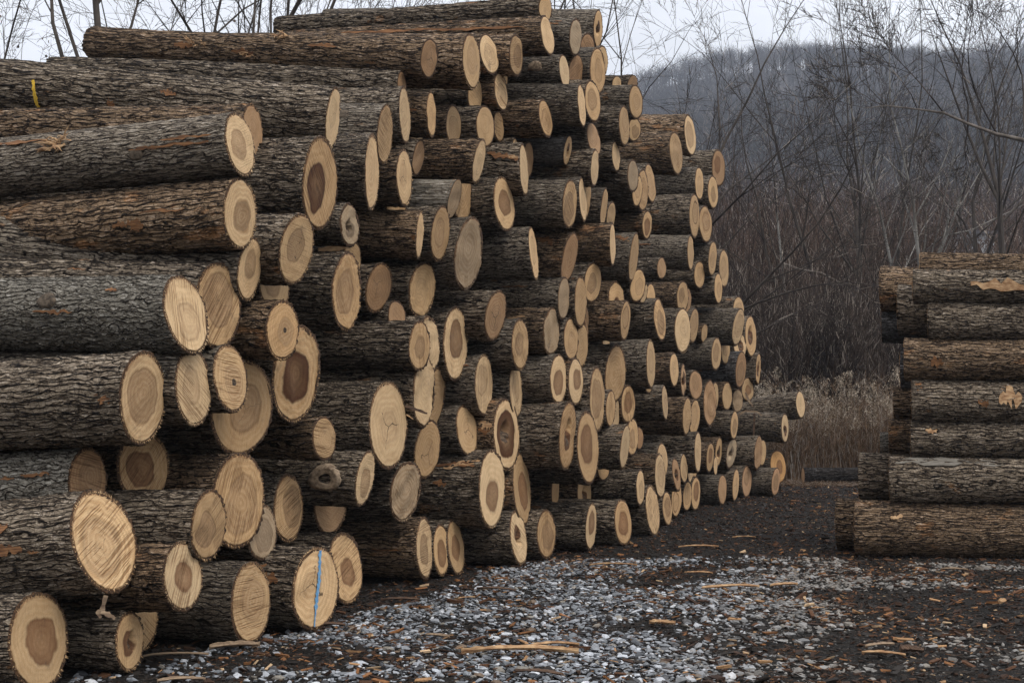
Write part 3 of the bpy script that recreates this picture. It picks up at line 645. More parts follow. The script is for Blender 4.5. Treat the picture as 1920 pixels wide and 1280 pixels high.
# ------------------------------------------------------------------ the big pile
LOGS = [
((0.375,15.851,6.124,0.071,0.113,0.032,-0.005,-0.035,0.133,-0.918,0.393,0.046),3.50,'p0','',0,'topmost log on the crown of the pile, long thin bark body and pale end'),
((0.389,15.521,5.739,0.069,0.184,0.049,-0.036,-0.039,0.196,-0.935,0.351,0.046),3.30,'p0','',0,'long log with smooth pale end directly beneath the topmost log'),
((0.521,16.845,6.036,0.067,0.172,0.045,-0.002,-0.048,0.184,-0.936,0.341,0.090),3.48,'b1','',0,'small oval brownish ringed log end, next lower right of the log under the topmost'),
((0.737,16.341,5.934,0.076,0.175,0.047,0.004,-0.052,0.190,-0.932,0.349,0.099),3.31,'g0','',0,'log with smooth greyish end just below the log highest on the right shoulder'),
((1.089,17.814,6.431,0.067,0.203,0.055,0.003,-0.059,0.213,-0.940,0.325,0.102),3.84,'t4','',0,'log highest on the right shoulder of the pile, end hollowed and stained brown'),
((-0.407,14.085,5.083,0.076,0.244,0.060,-0.012,-0.059,0.255,-0.942,0.327,0.081),3.76,'t1','',0,'log near the top with tall light-rimmed end, widest end of the top rows'),
((-0.242,14.793,5.342,0.087,0.172,0.044,-0.038,-0.030,0.192,-0.920,0.379,0.102),3.74,'p1','',0,'medium oval pale ringed log end, next upper right of the widest top-row end'),
((0.043,15.106,5.413,0.070,0.191,0.048,-0.006,-0.049,0.203,-0.937,0.338,0.089),3.39,'t2L','',0,'medium oval tan saw-lined log end, next lower left of the log under the topmost'),
((-0.129,15.882,5.340,0.072,0.131,0.031,-0.002,-0.034,0.149,-0.920,0.376,0.106),3.32,'t1','',0,'small oval tan ringed log end, second lower right of the widest top-row end'),
((0.599,16.138,5.480,0.058,0.163,0.039,-0.020,-0.034,0.173,-0.935,0.342,0.090),3.85,'p0','k',0,'log near the top with a round healed knot on its dark bark'),
((-0.120,15.126,5.020,0.064,0.177,0.040,-0.021,-0.035,0.189,-0.936,0.343,0.084),3.78,'p1L','',0,'medium oval pale saw-lined log end, third lower right of the widest top-row end'),
((-0.388,14.821,4.914,0.068,0.168,0.037,0.003,-0.041,0.180,-0.935,0.345,0.086),3.34,'t0','',0,'medium oval tan plain log end, next below the widest top-row end'),
((-0.288,15.584,5.154,0.043,0.193,0.044,-0.022,-0.040,0.197,-0.950,0.309,0.046),3.42,'t2','',0,'medium slim tan two-tone log end, next lower right of the widest top-row end'),
((0.748,16.669,5.572,0.095,0.195,0.046,0.019,-0.060,0.212,-0.931,0.359,0.069),3.80,'b0L','',0,'medium oval brownish saw-lined log end, next right of the healed-knot log'),
((0.929,17.487,6.028,0.105,0.204,0.052,0.009,-0.062,0.227,-0.927,0.366,0.076),3.82,'b1L','',0,'brown-ended log with close saw lines under the greyish end on the shoulder'),
((1.036,17.044,5.714,0.104,0.231,0.056,-0.012,-0.056,0.253,-0.928,0.358,0.103),3.67,'t1','',0,'medium oval tan ringed log end, second below the highest right-shoulder log'),
((1.145,17.887,6.031,0.079,0.162,0.040,-0.000,-0.044,0.179,-0.926,0.364,0.100),3.55,'t1','',0,'small oval tan ringed log end, next below the highest right-shoulder log'),
((0.938,16.374,5.187,0.098,0.197,0.043,-0.024,-0.036,0.219,-0.923,0.373,0.089),3.26,'t2','',0,'medium oval tan two-tone log end, second lower right of the healed-knot log'),
((0.789,15.963,5.048,0.052,0.217,0.047,-0.020,-0.043,0.223,-0.947,0.311,0.082),3.85,'p0','',0,'medium slim pale plain log end, next lower right of the healed-knot log'),
((-0.782,13.640,4.458,0.032,0.196,0.041,-0.005,-0.041,0.199,-0.955,0.288,0.072),3.41,'t0','',0,'medium slim tan plain log end, next upper right of the weathered stump-like end'),
((-0.595,14.344,4.493,0.065,0.177,0.036,-0.004,-0.036,0.188,-0.939,0.340,0.055),3.84,'t1','',0,'medium oval tan ringed log end, next right of the weathered stump-like end'),
((-0.280,14.657,4.549,0.087,0.176,0.035,-0.007,-0.036,0.196,-0.927,0.371,0.049),3.79,'t0','',0,'medium oval tan plain log end, second below the widest top-row end'),
((-0.145,15.491,4.714,0.052,0.145,0.029,-0.014,-0.026,0.154,-0.938,0.342,0.056),3.56,'t0L','',0,'small oval tan saw-lined log end, fourth lower right of the widest top-row end'),
((0.373,15.646,4.838,0.069,0.183,0.038,-0.032,-0.028,0.195,-0.935,0.349,0.056),3.50,'t1L','',0,'medium oval tan saw-lined log end, next upper left of the smooth black log'),
((0.774,17.100,4.930,0.109,0.112,0.022,-0.005,-0.025,0.155,-0.895,0.436,0.095),3.31,'t1','',0,'small round tan ringed log end, next upper right of the smooth black log'),
((0.968,16.691,4.813,0.079,0.166,0.032,-0.035,-0.018,0.183,-0.925,0.374,0.063),3.23,'b1','',0,'small oval brownish ringed log end, third upper right of the smooth black log'),
((0.907,17.362,4.950,0.056,0.115,0.022,-0.004,-0.023,0.127,-0.925,0.367,0.096),3.23,'g0','',0,'small oval greyish plain log end, second upper right of the smooth black log'),
((1.394,17.511,5.139,0.080,0.216,0.044,-0.010,-0.043,0.230,-0.938,0.342,0.061),3.57,'t1','',0,'medium slim tan ringed log end, fourth upper right of the smooth black log'),
((1.562,17.789,5.491,0.097,0.170,0.037,-0.012,-0.036,0.196,-0.919,0.386,0.076),3.53,'t1','',0,'small oval tan ringed log end, next upper left of the highest jutting step log'),
((1.587,18.576,5.880,0.073,0.105,0.024,0.011,-0.037,0.125,-0.914,0.401,0.065),3.34,'b0','',0,'small oval brownish plain log end, next lower right of the highest right-shoulder log'),
((1.345,18.093,5.785,0.061,0.070,0.016,-0.001,-0.020,0.093,-0.890,0.433,0.141),3.49,'p0','',0,'small round pale plain log end, third below the highest right-shoulder log'),
((1.619,18.693,5.317,0.092,0.108,0.021,0.005,-0.032,0.140,-0.898,0.431,0.092),3.39,'t2','',0,'small round tan two-tone log end, next left of the highest jutting step log'),
((2.829,22.407,5.963,0.120,0.274,0.053,-0.033,-0.044,0.299,-0.928,0.361,0.090),3.45,'p2','',0,"light-rimmed log jutting out highest at the right edge of the pile's step"),
((2.415,20.770,5.380,0.121,0.265,0.048,-0.028,-0.040,0.291,-0.929,0.365,0.066),3.59,'t1L','',0,'thick log with oval tan end just left and below the highest jutting step log'),
((1.286,17.470,4.741,0.058,0.163,0.029,-0.013,-0.026,0.173,-0.939,0.341,0.049),3.83,'p0','',0,'small slim pale plain log end, next right of the smooth black log'),
((3.632,24.852,5.854,0.150,0.262,0.045,-0.012,-0.045,0.301,-0.919,0.387,0.071),3.36,'b3','',0,'log with round ochre end and dark centre at the far right of the upper rows'),
((3.018,22.785,5.259,0.095,0.232,0.037,-0.012,-0.036,0.251,-0.934,0.352,0.060),3.74,'t1','',0,'small slim tan ringed log end, next lower left of the ochre dark-centred end'),
((3.462,24.342,5.352,0.117,0.236,0.036,-0.014,-0.034,0.263,-0.927,0.372,0.049),3.43,'t2','',0,'small oval tan two-tone log end, next below the ochre dark-centred end'),
((1.516,17.712,4.541,0.080,0.166,0.028,-0.002,-0.030,0.184,-0.929,0.367,0.054),3.32,'g0','',0,'small oval greyish plain log end, fourth above the recessed dark-ringed log'),
((1.614,18.229,4.438,0.078,0.176,0.027,0.006,-0.033,0.192,-0.933,0.357,0.051),3.69,'t1','',0,'small oval tan ringed log end, second above the recessed dark-ringed log'),
((1.744,18.874,4.537,0.093,0.241,0.038,-0.006,-0.038,0.259,-0.937,0.346,0.055),3.83,'t1','',0,'medium slim tan ringed log end, next above the recessed dark-ringed log'),
((1.922,19.628,4.745,0.090,0.237,0.038,-0.031,-0.029,0.253,-0.934,0.348,0.079),3.87,'t1','',0,'medium slim tan ringed log end, third above the recessed dark-ringed log'),
((0.958,16.372,4.416,0.055,0.189,0.032,0.006,-0.035,0.196,-0.946,0.320,0.048),3.21,'p0','',0,'small slim pale plain log end, next lower right of the smooth black log'),
((-1.043,13.315,4.658,0.028,0.127,0.029,-0.001,-0.030,0.130,-0.947,0.300,0.114),3.90,'b0','',0,'long log near the top left, thin end mostly tucked behind the tall narrow ends'),
((-0.790,13.352,4.936,0.066,0.156,0.039,0.011,-0.046,0.167,-0.930,0.343,0.128),3.85,'b5','',0,'long log forming the upper left outline, bark ragged with torn knots'),
((-1.419,11.149,3.904,0.024,0.221,0.046,0.028,-0.048,0.220,-0.955,0.262,0.138),4.60,'p0','y',0,'thick left log under the skyline with a yellow paint stroke on its bark'),
((-0.995,13.062,4.333,0.030,0.237,0.050,-0.008,-0.049,0.239,-0.959,0.278,0.049),3.74,'p0','',0,'medium slim pale plain log end, next upper left of the weathered stump-like end'),
((-1.121,12.436,4.033,0.044,0.237,0.046,0.016,-0.050,0.240,-0.953,0.288,0.092),3.49,'tL','',0,'medium slim tan saw-lined log end, next above the tallest narrow end'),
((-1.198,12.066,3.636,0.025,0.307,0.052,0.006,-0.053,0.308,-0.963,0.264,0.063),3.77,'p0','',0,'log with the tallest narrow pale end, left of centre in the upper rows'),
((-0.953,14.078,4.410,0.059,0.147,0.029,0.011,-0.036,0.157,-0.937,0.342,0.062),3.41,'g4r','',0,'weathered stump-like log end, grey and cracked, beside narrow pale ends'),
((-0.907,13.631,4.035,0.041,0.154,0.028,0.024,-0.034,0.157,-0.950,0.307,0.060),3.30,'b0','',0,'small oval brownish plain log end, next below the weathered stump-like end'),
((-0.989,12.977,3.741,0.052,0.234,0.039,-0.006,-0.038,0.239,-0.950,0.304,0.064),3.47,'p5','',0,'medium slim pale cracked log end, next right of the tallest narrow end'),
((-1.103,13.425,3.546,0.074,0.182,0.026,-0.004,-0.027,0.196,-0.934,0.351,0.063),3.21,'tL','',0,'medium oval tan saw-lined log end, next lower right of the tallest narrow end'),
((-1.876,9.722,3.428,0.053,0.196,0.037,-0.032,-0.029,0.202,-0.946,0.323,-0.028),4.00,'p2','c',0,'big left log with torn splintered bark and a pale-rimmed oval end'),
((-1.951,10.596,3.697,0.038,0.179,0.035,-0.005,-0.035,0.183,-0.952,0.302,0.051),4.20,'b0','',0,'medium oval brownish plain log end, next upper right of the splintered-bark log'),
((-1.469,10.799,3.336,0.084,0.318,0.051,0.012,-0.056,0.328,-0.949,0.313,0.047),3.23,'t3L','H',0,'log with big dark red-brown heart and curved saw lines, left upper rows'),
((-1.876,9.746,2.956,0.068,0.213,0.030,0.003,-0.032,0.223,-0.944,0.329,-0.034),4.00,'p2','',0,'log with large pale round end below the splintered-bark log'),
((-1.584,10.394,2.785,0.083,0.228,0.026,0.033,-0.039,0.238,-0.940,0.336,0.050),3.45,'t2','',0,'log with large tan oval end left of the ragged split log'),
((-1.341,11.650,3.124,0.056,0.149,0.020,-0.004,-0.019,0.159,-0.937,0.343,0.066),3.40,'g4r','',0,'small log with ragged pitted end below the big red-brown heart'),
((-0.855,13.088,3.227,0.018,0.206,0.026,0.016,-0.027,0.206,-0.962,0.263,0.066),3.50,'p0','',0,'medium slim pale plain log end, next lower left of the barkless grey log'),
((-1.866,10.072,2.601,0.042,0.205,0.020,0.024,-0.025,0.207,-0.985,0.121,0.123),4.40,'p2','',0,'medium oval pale two-tone log end, next lower left of the tan oval beside the split'),
((-1.355,11.624,2.568,0.078,0.294,0.024,0.010,-0.028,0.303,-0.948,0.315,0.048),3.35,'t2r','',0,'ragged split log with a torn side and wavy pale end, upper left middle'),
((-1.434,12.611,2.912,0.060,0.182,0.019,0.017,-0.025,0.190,-0.943,0.330,0.039),3.32,'t0','',0,'medium oval tan plain log end, next above the ragged split log'),
((-2.124,9.255,2.223,0.076,0.233,0.016,-0.056,0.002,0.239,-0.941,0.336,0.023),4.00,'p1L','a',0,'grey-barked log with big pale end covered in slanting saw lines, far left'),
((-2.020,9.735,2.316,0.095,0.254,0.019,-0.004,-0.018,0.272,-0.976,0.208,0.062),4.20,'t2L','',0,'log with big tan end right behind the grey-barked pale-ended log'),
((-1.827,10.861,2.557,0.078,0.178,0.016,-0.021,-0.008,0.194,-0.932,0.362,0.034),3.67,'t2','',0,'medium round tan two-tone log end, next above the black star-pith log'),
((-1.663,10.279,2.178,0.080,0.185,0.010,0.004,-0.013,0.202,-0.933,0.358,0.022),3.54,'t6','',0,'log with a black star-shaped pith in a round tan end, left side'),
((-1.666,10.990,1.883,0.123,0.336,0.009,0.027,-0.019,0.357,-0.940,0.342,0.012),3.37,'t3r','H',0,'log with the darkest chocolate-brown heart in a ragged pale rim'),
((-2.310,8.917,1.678,0.068,0.261,0.002,0.009,-0.005,0.270,-0.948,0.315,-0.041),4.00,'p2','',0,'thick left log with frost-white centre in a dark-ringed oval end'),
((-2.098,9.362,1.755,0.060,0.232,0.004,-0.015,-0.000,0.240,-0.949,0.315,0.005),4.00,'p1L','',0,'big oval pale saw-lined log end, next left of the knobbly-pith log'),
((-1.933,9.767,1.820,0.069,0.205,0.005,-0.030,0.005,0.215,-0.942,0.336,0.014),3.57,'t6L','',0,'log with a knobbly black pith ring in its saw-lined end, left side'),
((-1.953,10.294,1.626,0.160,0.285,0.001,0.016,-0.010,0.326,-0.922,0.387,0.001),3.74,'t2','',0,'very wide pale end with brown crescent behind the black-pith log'),
((-1.220,12.962,2.723,0.091,0.195,0.017,0.036,-0.035,0.210,-0.933,0.361,-0.002),3.53,'b5','',0,'medium oval brownish cracked log end, next right of the ragged split log'),
((-0.876,13.774,2.775,0.106,0.234,0.020,0.026,-0.033,0.254,-0.932,0.360,0.053),3.37,'t0r','',0,'medium oval tan ragged log end, next above the long-bodied lined log'),
((-0.438,14.198,3.173,0.120,0.328,0.036,0.033,-0.050,0.346,-0.941,0.338,0.034),3.49,'g0r','',0,'log with the biggest weathered grey end, centre of the upper half'),
((-1.074,13.212,2.472,0.065,0.127,0.008,-0.010,-0.004,0.143,-0.926,0.377,0.027),3.37,'b0','',0,'small oval brownish plain log end, next upper left of the long-bodied lined log'),
((-0.837,12.845,2.183,0.078,0.196,0.009,0.003,-0.011,0.210,-0.937,0.350,0.025),3.82,'t2L','',0,'long-bodied log with lined end overlapping a paler broken end, centre left'),
((-0.791,13.468,2.234,0.080,0.245,0.012,-0.005,-0.010,0.257,-0.943,0.333,0.024),3.22,'p0r','',0,'medium oval pale ragged log end, next right of the long-bodied lined log'),
((-0.571,14.318,2.270,0.107,0.324,0.015,-0.000,-0.016,0.341,-0.943,0.333,0.001),3.38,'p3r','',0,'ragged frayed end with brown slot, right of the lined long-bodied log'),
((-0.816,13.154,1.774,0.078,0.299,0.004,0.008,-0.006,0.309,-0.949,0.315,0.005),3.36,'p0r','',0,'pale broken log end hanging like a tongue, centre left'),
((-0.774,14.094,1.707,0.080,0.300,0.002,0.050,-0.016,0.306,-0.949,0.316,0.012),3.81,'t0','',0,'medium oval tan plain log end, next below the long-bodied lined log'),
((-1.355,14.013,2.031,0.066,0.115,0.004,0.003,-0.006,0.132,-0.921,0.390,0.015),3.85,'t0L','',0,'small round tan saw-lined log end, next above the zigzag-cracked end'),
((-0.333,14.083,4.080,0.047,0.202,0.036,0.036,-0.044,0.203,-0.953,0.297,0.056),3.60,'p0','',0,'medium slim pale plain log end, next upper right of the barkless grey log'),
((0.126,15.217,4.188,0.043,0.261,0.044,-0.017,-0.042,0.264,-0.955,0.290,0.064),3.83,'p0','',0,'medium slim pale plain log end, next upper right of the clean-rimmed brown heart'),
((0.183,15.947,4.430,0.056,0.181,0.032,0.002,-0.034,0.189,-0.944,0.325,0.057),3.66,'b0','',0,'small slim brownish plain log end, next left of the smooth black log'),
((0.033,15.662,4.472,0.031,0.130,0.024,-0.003,-0.024,0.134,-0.949,0.308,0.063),3.55,'p0','',0,'small slim pale plain log end, next above the clean-rimmed brown heart'),
((0.634,16.138,4.568,0.047,0.155,0.028,0.020,-0.035,0.159,-0.947,0.318,0.035),3.27,'t4','d',0,'smooth black bare log with broken end, upper centre right'),
((-0.511,14.533,3.795,0.083,0.247,0.037,-0.000,-0.039,0.260,-0.942,0.332,0.057),3.83,'tL','',0,'medium oval tan saw-lined log end, next right of the barkless grey log'),
((-0.567,13.868,3.680,0.048,0.185,0.028,0.042,-0.038,0.184,-0.950,0.303,0.073),3.85,'g0','w',0,'barkless weathered grey log lying among barked ones, upper centre'),
((-0.084,14.934,3.778,0.100,0.253,0.037,-0.028,-0.028,0.271,-0.935,0.352,0.041),3.76,'t3','',0,'log with oval brown heart ringed by clean pale sapwood, upper centre'),
((0.643,15.743,3.890,0.087,0.234,0.034,0.010,-0.040,0.248,-0.938,0.340,0.067),3.65,'t2L','',0,'medium oval tan saw-lined log end, third below the smooth black log'),
((0.810,16.195,4.012,0.050,0.231,0.034,-0.019,-0.031,0.237,-0.951,0.306,0.053),3.66,'p1','',0,'medium slim pale ringed log end, next below the smooth black log'),
((0.875,16.675,4.087,0.064,0.216,0.032,0.014,-0.038,0.224,-0.947,0.321,0.031),3.68,'t0','',0,'medium slim tan plain log end, second below the smooth black log'),
((1.107,17.055,4.046,0.049,0.215,0.031,0.021,-0.036,0.218,-0.953,0.301,0.039),3.87,'t0','',0,'medium slim tan plain log end, second above the thinnest white end'),
((1.219,17.459,3.988,0.060,0.162,0.022,0.016,-0.029,0.170,-0.938,0.337,0.079),3.25,'t1','',0,'small slim tan ringed log end, next above the thinnest white end'),
((1.021,17.863,3.847,0.087,0.146,0.018,-0.001,-0.021,0.169,-0.916,0.392,0.085),3.67,'t0','',0,'small oval tan plain log end, next upper left of the thinnest white end'),
((-0.692,13.666,3.305,0.072,0.242,0.030,0.026,-0.039,0.250,-0.947,0.320,0.033),3.23,'t1','',0,'medium oval tan ringed log end, next below the barkless grey log'),
((0.232,15.360,3.301,0.045,0.270,0.030,-0.029,-0.025,0.273,-0.956,0.292,0.038),3.88,'p1','',0,'medium slim pale ringed log end, next lower right of the clean-rimmed brown heart'),
((0.653,16.133,3.341,0.088,0.259,0.028,0.050,-0.046,0.267,-0.944,0.329,0.031),3.67,'b0','',0,'medium oval brownish plain log end, next left of the thinnest white end'),
((0.959,16.882,3.120,0.110,0.194,0.017,0.015,-0.028,0.221,-0.922,0.386,0.043),3.64,'t2','',0,'medium oval tan two-tone log end, next lower left of the thinnest white end'),
((0.585,16.041,2.871,0.072,0.214,0.017,0.010,-0.021,0.225,-0.942,0.333,0.030),3.60,'g0','',0,'medium slim greyish plain log end, next above the split-barked dry end'),
((0.794,16.488,2.867,0.080,0.263,0.020,0.001,-0.022,0.275,-0.945,0.326,0.024),3.35,'t0','',0,'medium slim tan plain log end, next upper right of the split-barked dry end'),
((0.870,17.069,2.659,0.056,0.183,0.011,0.005,-0.013,0.191,-0.945,0.326,-0.013),3.20,'b4r','',0,'small slim brownish ragged log end, second right of the split-barked dry end'),
((-0.173,14.693,2.586,0.097,0.228,0.015,0.035,-0.031,0.244,-0.935,0.353,0.026),3.81,'b5','',0,'log with brown oval end and dark crescent crack, middle of the pile'),
((0.085,15.098,2.301,0.086,0.244,0.011,-0.001,-0.012,0.259,-0.941,0.339,0.015),3.28,'t2L','',0,'medium oval tan saw-lined log end, next left of the split-barked dry end'),
((0.440,15.836,2.476,0.096,0.230,0.013,0.015,-0.020,0.249,-0.935,0.354,0.029),3.81,'g0r','',0,'ragged dry end with split bark above, middle of the pile'),
((0.674,16.283,2.420,0.087,0.212,0.011,-0.003,-0.010,0.229,-0.936,0.353,-0.005),3.59,'t1','',0,'medium oval tan ringed log end, next right of the split-barked dry end'),
((0.821,16.752,2.374,0.083,0.232,0.011,0.007,-0.014,0.246,-0.940,0.340,0.023),3.67,'t0','',0,'medium slim tan plain log end, next lower right of the split-barked dry end'),
((-0.292,14.728,1.876,0.083,0.286,0.005,-0.002,-0.005,0.297,-0.946,0.323,0.000),3.43,'p1L','',0,'medium slim pale saw-lined log end, next lower right of the brown-slotted end'),
((0.040,15.389,1.836,0.065,0.281,0.004,-0.013,-0.001,0.288,-0.951,0.307,0.024),3.53,'p1L','',0,'medium slim pale saw-lined log end, next above the rot-cavity end'),
((0.517,15.832,1.950,0.097,0.243,0.005,0.001,-0.006,0.262,-0.937,0.350,-0.008),3.57,'p3','',0,'left one of a pair of near-touching ends with dark oval hearts'),
((0.731,16.304,1.934,0.093,0.233,0.005,-0.003,-0.004,0.251,-0.936,0.350,0.011),3.62,'p3','',0,'right one of a pair of near-touching ends with dark oval hearts'),
((1.009,16.841,1.738,0.106,0.346,0.003,-0.005,-0.002,0.362,-0.945,0.327,0.003),3.54,'t2L','',0,'medium slim tan saw-lined log end, next lower left of the broad pointed tan end'),
((1.282,17.643,2.064,0.146,0.306,0.008,0.021,-0.019,0.338,-0.929,0.368,0.023),3.30,'t0','',0,'log with the broad smooth tan end pointed at the bottom, centre right'),
((1.384,17.387,2.702,0.074,0.222,0.014,0.017,-0.020,0.233,-0.943,0.333,0.006),3.45,'t7','',0,'log whose end shows a thin black ring around a pale centre, centre right'),
((1.309,17.812,2.972,0.112,0.203,0.016,-0.016,-0.009,0.231,-0.922,0.386,0.032),3.21,'t4r','',0,'log end rotted into a dark arch, only its top showing'),
((1.629,18.402,3.212,0.107,0.177,0.015,0.016,-0.027,0.205,-0.919,0.394,0.017),3.79,'t1','',0,'small oval tan ringed log end, next above the black-ringed end'),
((1.744,18.845,3.163,0.063,0.108,0.009,0.015,-0.019,0.123,-0.921,0.388,0.035),3.58,'p0','',0,'small oval pale plain log end, next upper right of the black-ringed end'),
((1.914,19.602,3.153,0.079,0.177,0.014,-0.002,-0.014,0.194,-0.932,0.362,0.023),3.47,'t0','',0,'small oval tan plain log end, second upper right of the black-ringed end'),
((1.209,18.299,2.449,0.054,0.117,0.005,-0.001,-0.006,0.129,-0.931,0.364,0.020),3.36,'p0','',0,'small oval pale plain log end, next above the broad pointed tan end'),
((1.815,18.579,2.214,0.085,0.290,0.010,-0.004,-0.009,0.302,-0.946,0.324,-0.002),3.54,'t1','',0,'medium slim tan ringed log end, second right of the broad pointed tan end'),
((1.830,19.054,2.041,0.076,0.181,0.004,0.000,-0.005,0.197,-0.935,0.355,0.015),3.28,'t0','',0,'small slim tan plain log end, next right of the broad pointed tan end'),
((1.490,18.264,1.683,0.103,0.208,0.001,0.006,-0.004,0.232,-0.928,0.373,0.000),3.63,'t3L','',0,'medium oval tan saw-lined log end, next below the broad pointed tan end'),
((1.202,16.944,3.588,0.049,0.234,0.028,-0.003,-0.027,0.239,-0.953,0.300,0.048),3.50,'p0','',0,'log with the thinnest near-white end, centre right'),
((1.547,18.041,3.550,0.075,0.286,0.031,0.032,-0.040,0.293,-0.950,0.311,0.022),3.80,'t0','',0,'log with torn bark and tan end right of the thinnest near-white end'),
((1.809,18.973,4.088,0.078,0.158,0.021,0.005,-0.025,0.175,-0.928,0.369,0.049),3.82,'t3','',0,'small recessed log with dark-ringed end in a black gap'),
((2.893,22.448,4.681,0.116,0.307,0.042,-0.006,-0.043,0.328,-0.938,0.344,0.042),3.34,'t7','',0,'log end with a dark crescent shake, right upper edge'),
((3.269,23.926,4.747,0.139,0.255,0.034,-0.020,-0.027,0.291,-0.922,0.384,0.041),3.50,'t2','',0,'small oval tan two-tone log end, next lower right of the crescent-shake end'),
((2.790,22.145,4.059,0.078,0.245,0.027,-0.004,-0.027,0.257,-0.942,0.329,0.063),3.76,'t0','',0,'small slim tan plain log end, next below the crescent-shake end'),
((3.427,24.212,4.198,0.104,0.256,0.027,0.011,-0.034,0.275,-0.935,0.350,0.053),3.32,'t1','',0,'small slim tan ringed log end, second lower right of the crescent-shake end'),
((3.779,25.274,4.133,0.125,0.296,0.030,-0.012,-0.027,0.322,-0.933,0.355,0.062),3.30,'t1','',0,"rightmost end of the middle step at the pile's right edge"),
((2.236,21.201,3.723,0.077,0.129,0.013,0.001,-0.015,0.150,-0.919,0.393,0.026),3.58,'b0','',0,'small oval brownish plain log end, next below the recessed dark-ringed log'),
((3.161,23.922,3.888,0.112,0.182,0.017,-0.000,-0.020,0.213,-0.917,0.397,0.038),3.83,'t1','',0,'small oval tan ringed log end, second below the crescent-shake end'),
((3.570,24.553,3.712,0.099,0.233,0.020,-0.006,-0.019,0.253,-0.934,0.356,0.030),3.42,'t1','',0,'small slim tan ringed log end, second upper left of the thick bright-ended edge log'),
((3.658,25.098,3.685,0.088,0.163,0.014,0.013,-0.022,0.184,-0.924,0.381,0.030),3.58,'t0','',0,'small oval tan plain log end, next upper left of the thick bright-ended edge log'),
((2.652,22.087,3.364,0.110,0.205,0.016,0.005,-0.021,0.232,-0.925,0.381,0.007),3.54,'t2','',0,'small oval tan two-tone log end, second above the large pale smooth oval'),
((2.810,22.836,3.358,0.091,0.173,0.013,0.007,-0.019,0.195,-0.925,0.378,0.031),3.25,'b1','',0,'small oval brownish ringed log end, next above the large pale smooth oval'),
((4.157,26.053,3.437,0.128,0.201,0.014,-0.001,-0.016,0.238,-0.915,0.403,0.029),3.45,'p1','',0,'small oval pale ringed log end, next above the thick bright-ended edge log'),
((4.003,25.132,3.089,0.138,0.286,0.017,0.041,-0.038,0.313,-0.929,0.367,0.051),3.74,'p1','',0,'thick log with bright pale end at the right edge, above the black wet log'),
((4.491,26.716,3.012,0.156,0.342,0.018,-0.014,-0.013,0.376,-0.930,0.364,0.040),3.67,'t4','',0,"end with rotted lower half at the pile's right outline"),
((2.000,19.231,2.834,0.100,0.253,0.016,-0.026,-0.007,0.271,-0.936,0.351,0.021),3.63,'t2L','',0,'medium slim tan saw-lined log end, next upper left of the large pale smooth oval'),
((2.583,21.492,2.805,0.152,0.286,0.016,-0.004,-0.016,0.324,-0.924,0.381,0.009),3.53,'p0','',0,'large pale smooth oval end in the right half of the middle rows'),
((2.950,23.045,2.983,0.102,0.246,0.015,0.022,-0.025,0.265,-0.935,0.352,0.051),3.84,'t1','',0,'small slim tan ringed log end, next upper right of the large pale smooth oval'),
((3.265,24.126,2.918,0.068,0.133,0.007,0.017,-0.017,0.148,-0.927,0.374,0.010),3.75,'t0','',0,'small oval tan plain log end, next right of the large pale smooth oval'),
((4.208,26.241,2.791,0.142,0.167,0.008,-0.009,-0.003,0.219,-0.898,0.438,0.047),3.63,'p4r','',0,'small oval pale ragged log end, next below the thick bright-ended edge log'),
((3.485,24.260,2.565,0.115,0.244,0.010,0.008,-0.014,0.269,-0.930,0.367,0.007),3.74,'t2','',0,'small slim tan two-tone log end, next upper left of the wet black log'),
((3.847,25.609,2.706,0.112,0.221,0.010,0.000,-0.011,0.247,-0.927,0.375,0.019),3.45,'t1','',0,'small oval tan ringed log end, next lower left of the thick bright-ended edge log'),
((4.174,25.944,2.352,0.136,0.293,0.008,0.023,-0.020,0.322,-0.931,0.365,0.006),3.26,'b2','n',0,'wet black-barked log with brown oval end near the right edge'),
((4.659,26.917,2.377,0.090,0.270,0.008,0.008,-0.011,0.285,-0.943,0.334,0.003),3.30,'t4r','',0,'short dark log with frayed end, rightmost of the middle rows'),
((2.409,21.129,2.199,0.088,0.222,0.006,-0.006,-0.005,0.239,-0.937,0.350,0.013),3.83,'t5','',0,'small slim tan cracked log end, next below the large pale smooth oval'),
((2.691,22.360,2.087,0.067,0.229,0.005,0.001,-0.005,0.239,-0.946,0.324,-0.002),3.46,'b4r','',0,'small slim brownish ragged log end, second below the large pale smooth oval'),
((3.030,23.467,2.022,0.128,0.191,0.003,-0.002,-0.003,0.230,-0.913,0.409,-0.005),3.63,'b2','',0,'small oval brownish two-tone log end, third below the large pale smooth oval'),
((3.396,24.421,1.737,0.153,0.348,0.002,0.000,-0.002,0.380,-0.933,0.361,-0.004),3.27,'b2r','',0,'medium slim brownish ragged log end, third above the slim foot log'),
((3.591,25.181,1.852,0.089,0.220,0.002,0.005,-0.004,0.237,-0.936,0.351,-0.025),3.33,'t0','',0,'small slim tan plain log end, second lower left of the wet black log'),
((3.877,25.664,1.865,0.119,0.202,0.002,0.006,-0.006,0.234,-0.919,0.394,0.024),3.66,'t0','',0,'small oval tan plain log end, next lower left of the wet black log'),
((4.169,26.335,1.796,0.119,0.166,0.001,0.001,-0.002,0.204,-0.909,0.417,-0.003),3.22,'g0r','',0,'small oval greyish ragged log end, second below the wet black log'),
((4.418,26.684,1.998,0.133,0.168,0.003,-0.002,-0.001,0.214,-0.902,0.431,0.017),3.21,'t3','',0,'small oval tan dark-hearted log end, next below the wet black log'),
((5.881,29.028,1.731,0.132,0.224,0.001,-0.017,0.009,0.260,-0.912,0.390,-0.127),4.50,'p0','',0,'log jutting farthest right out of the pile with pale round end'),
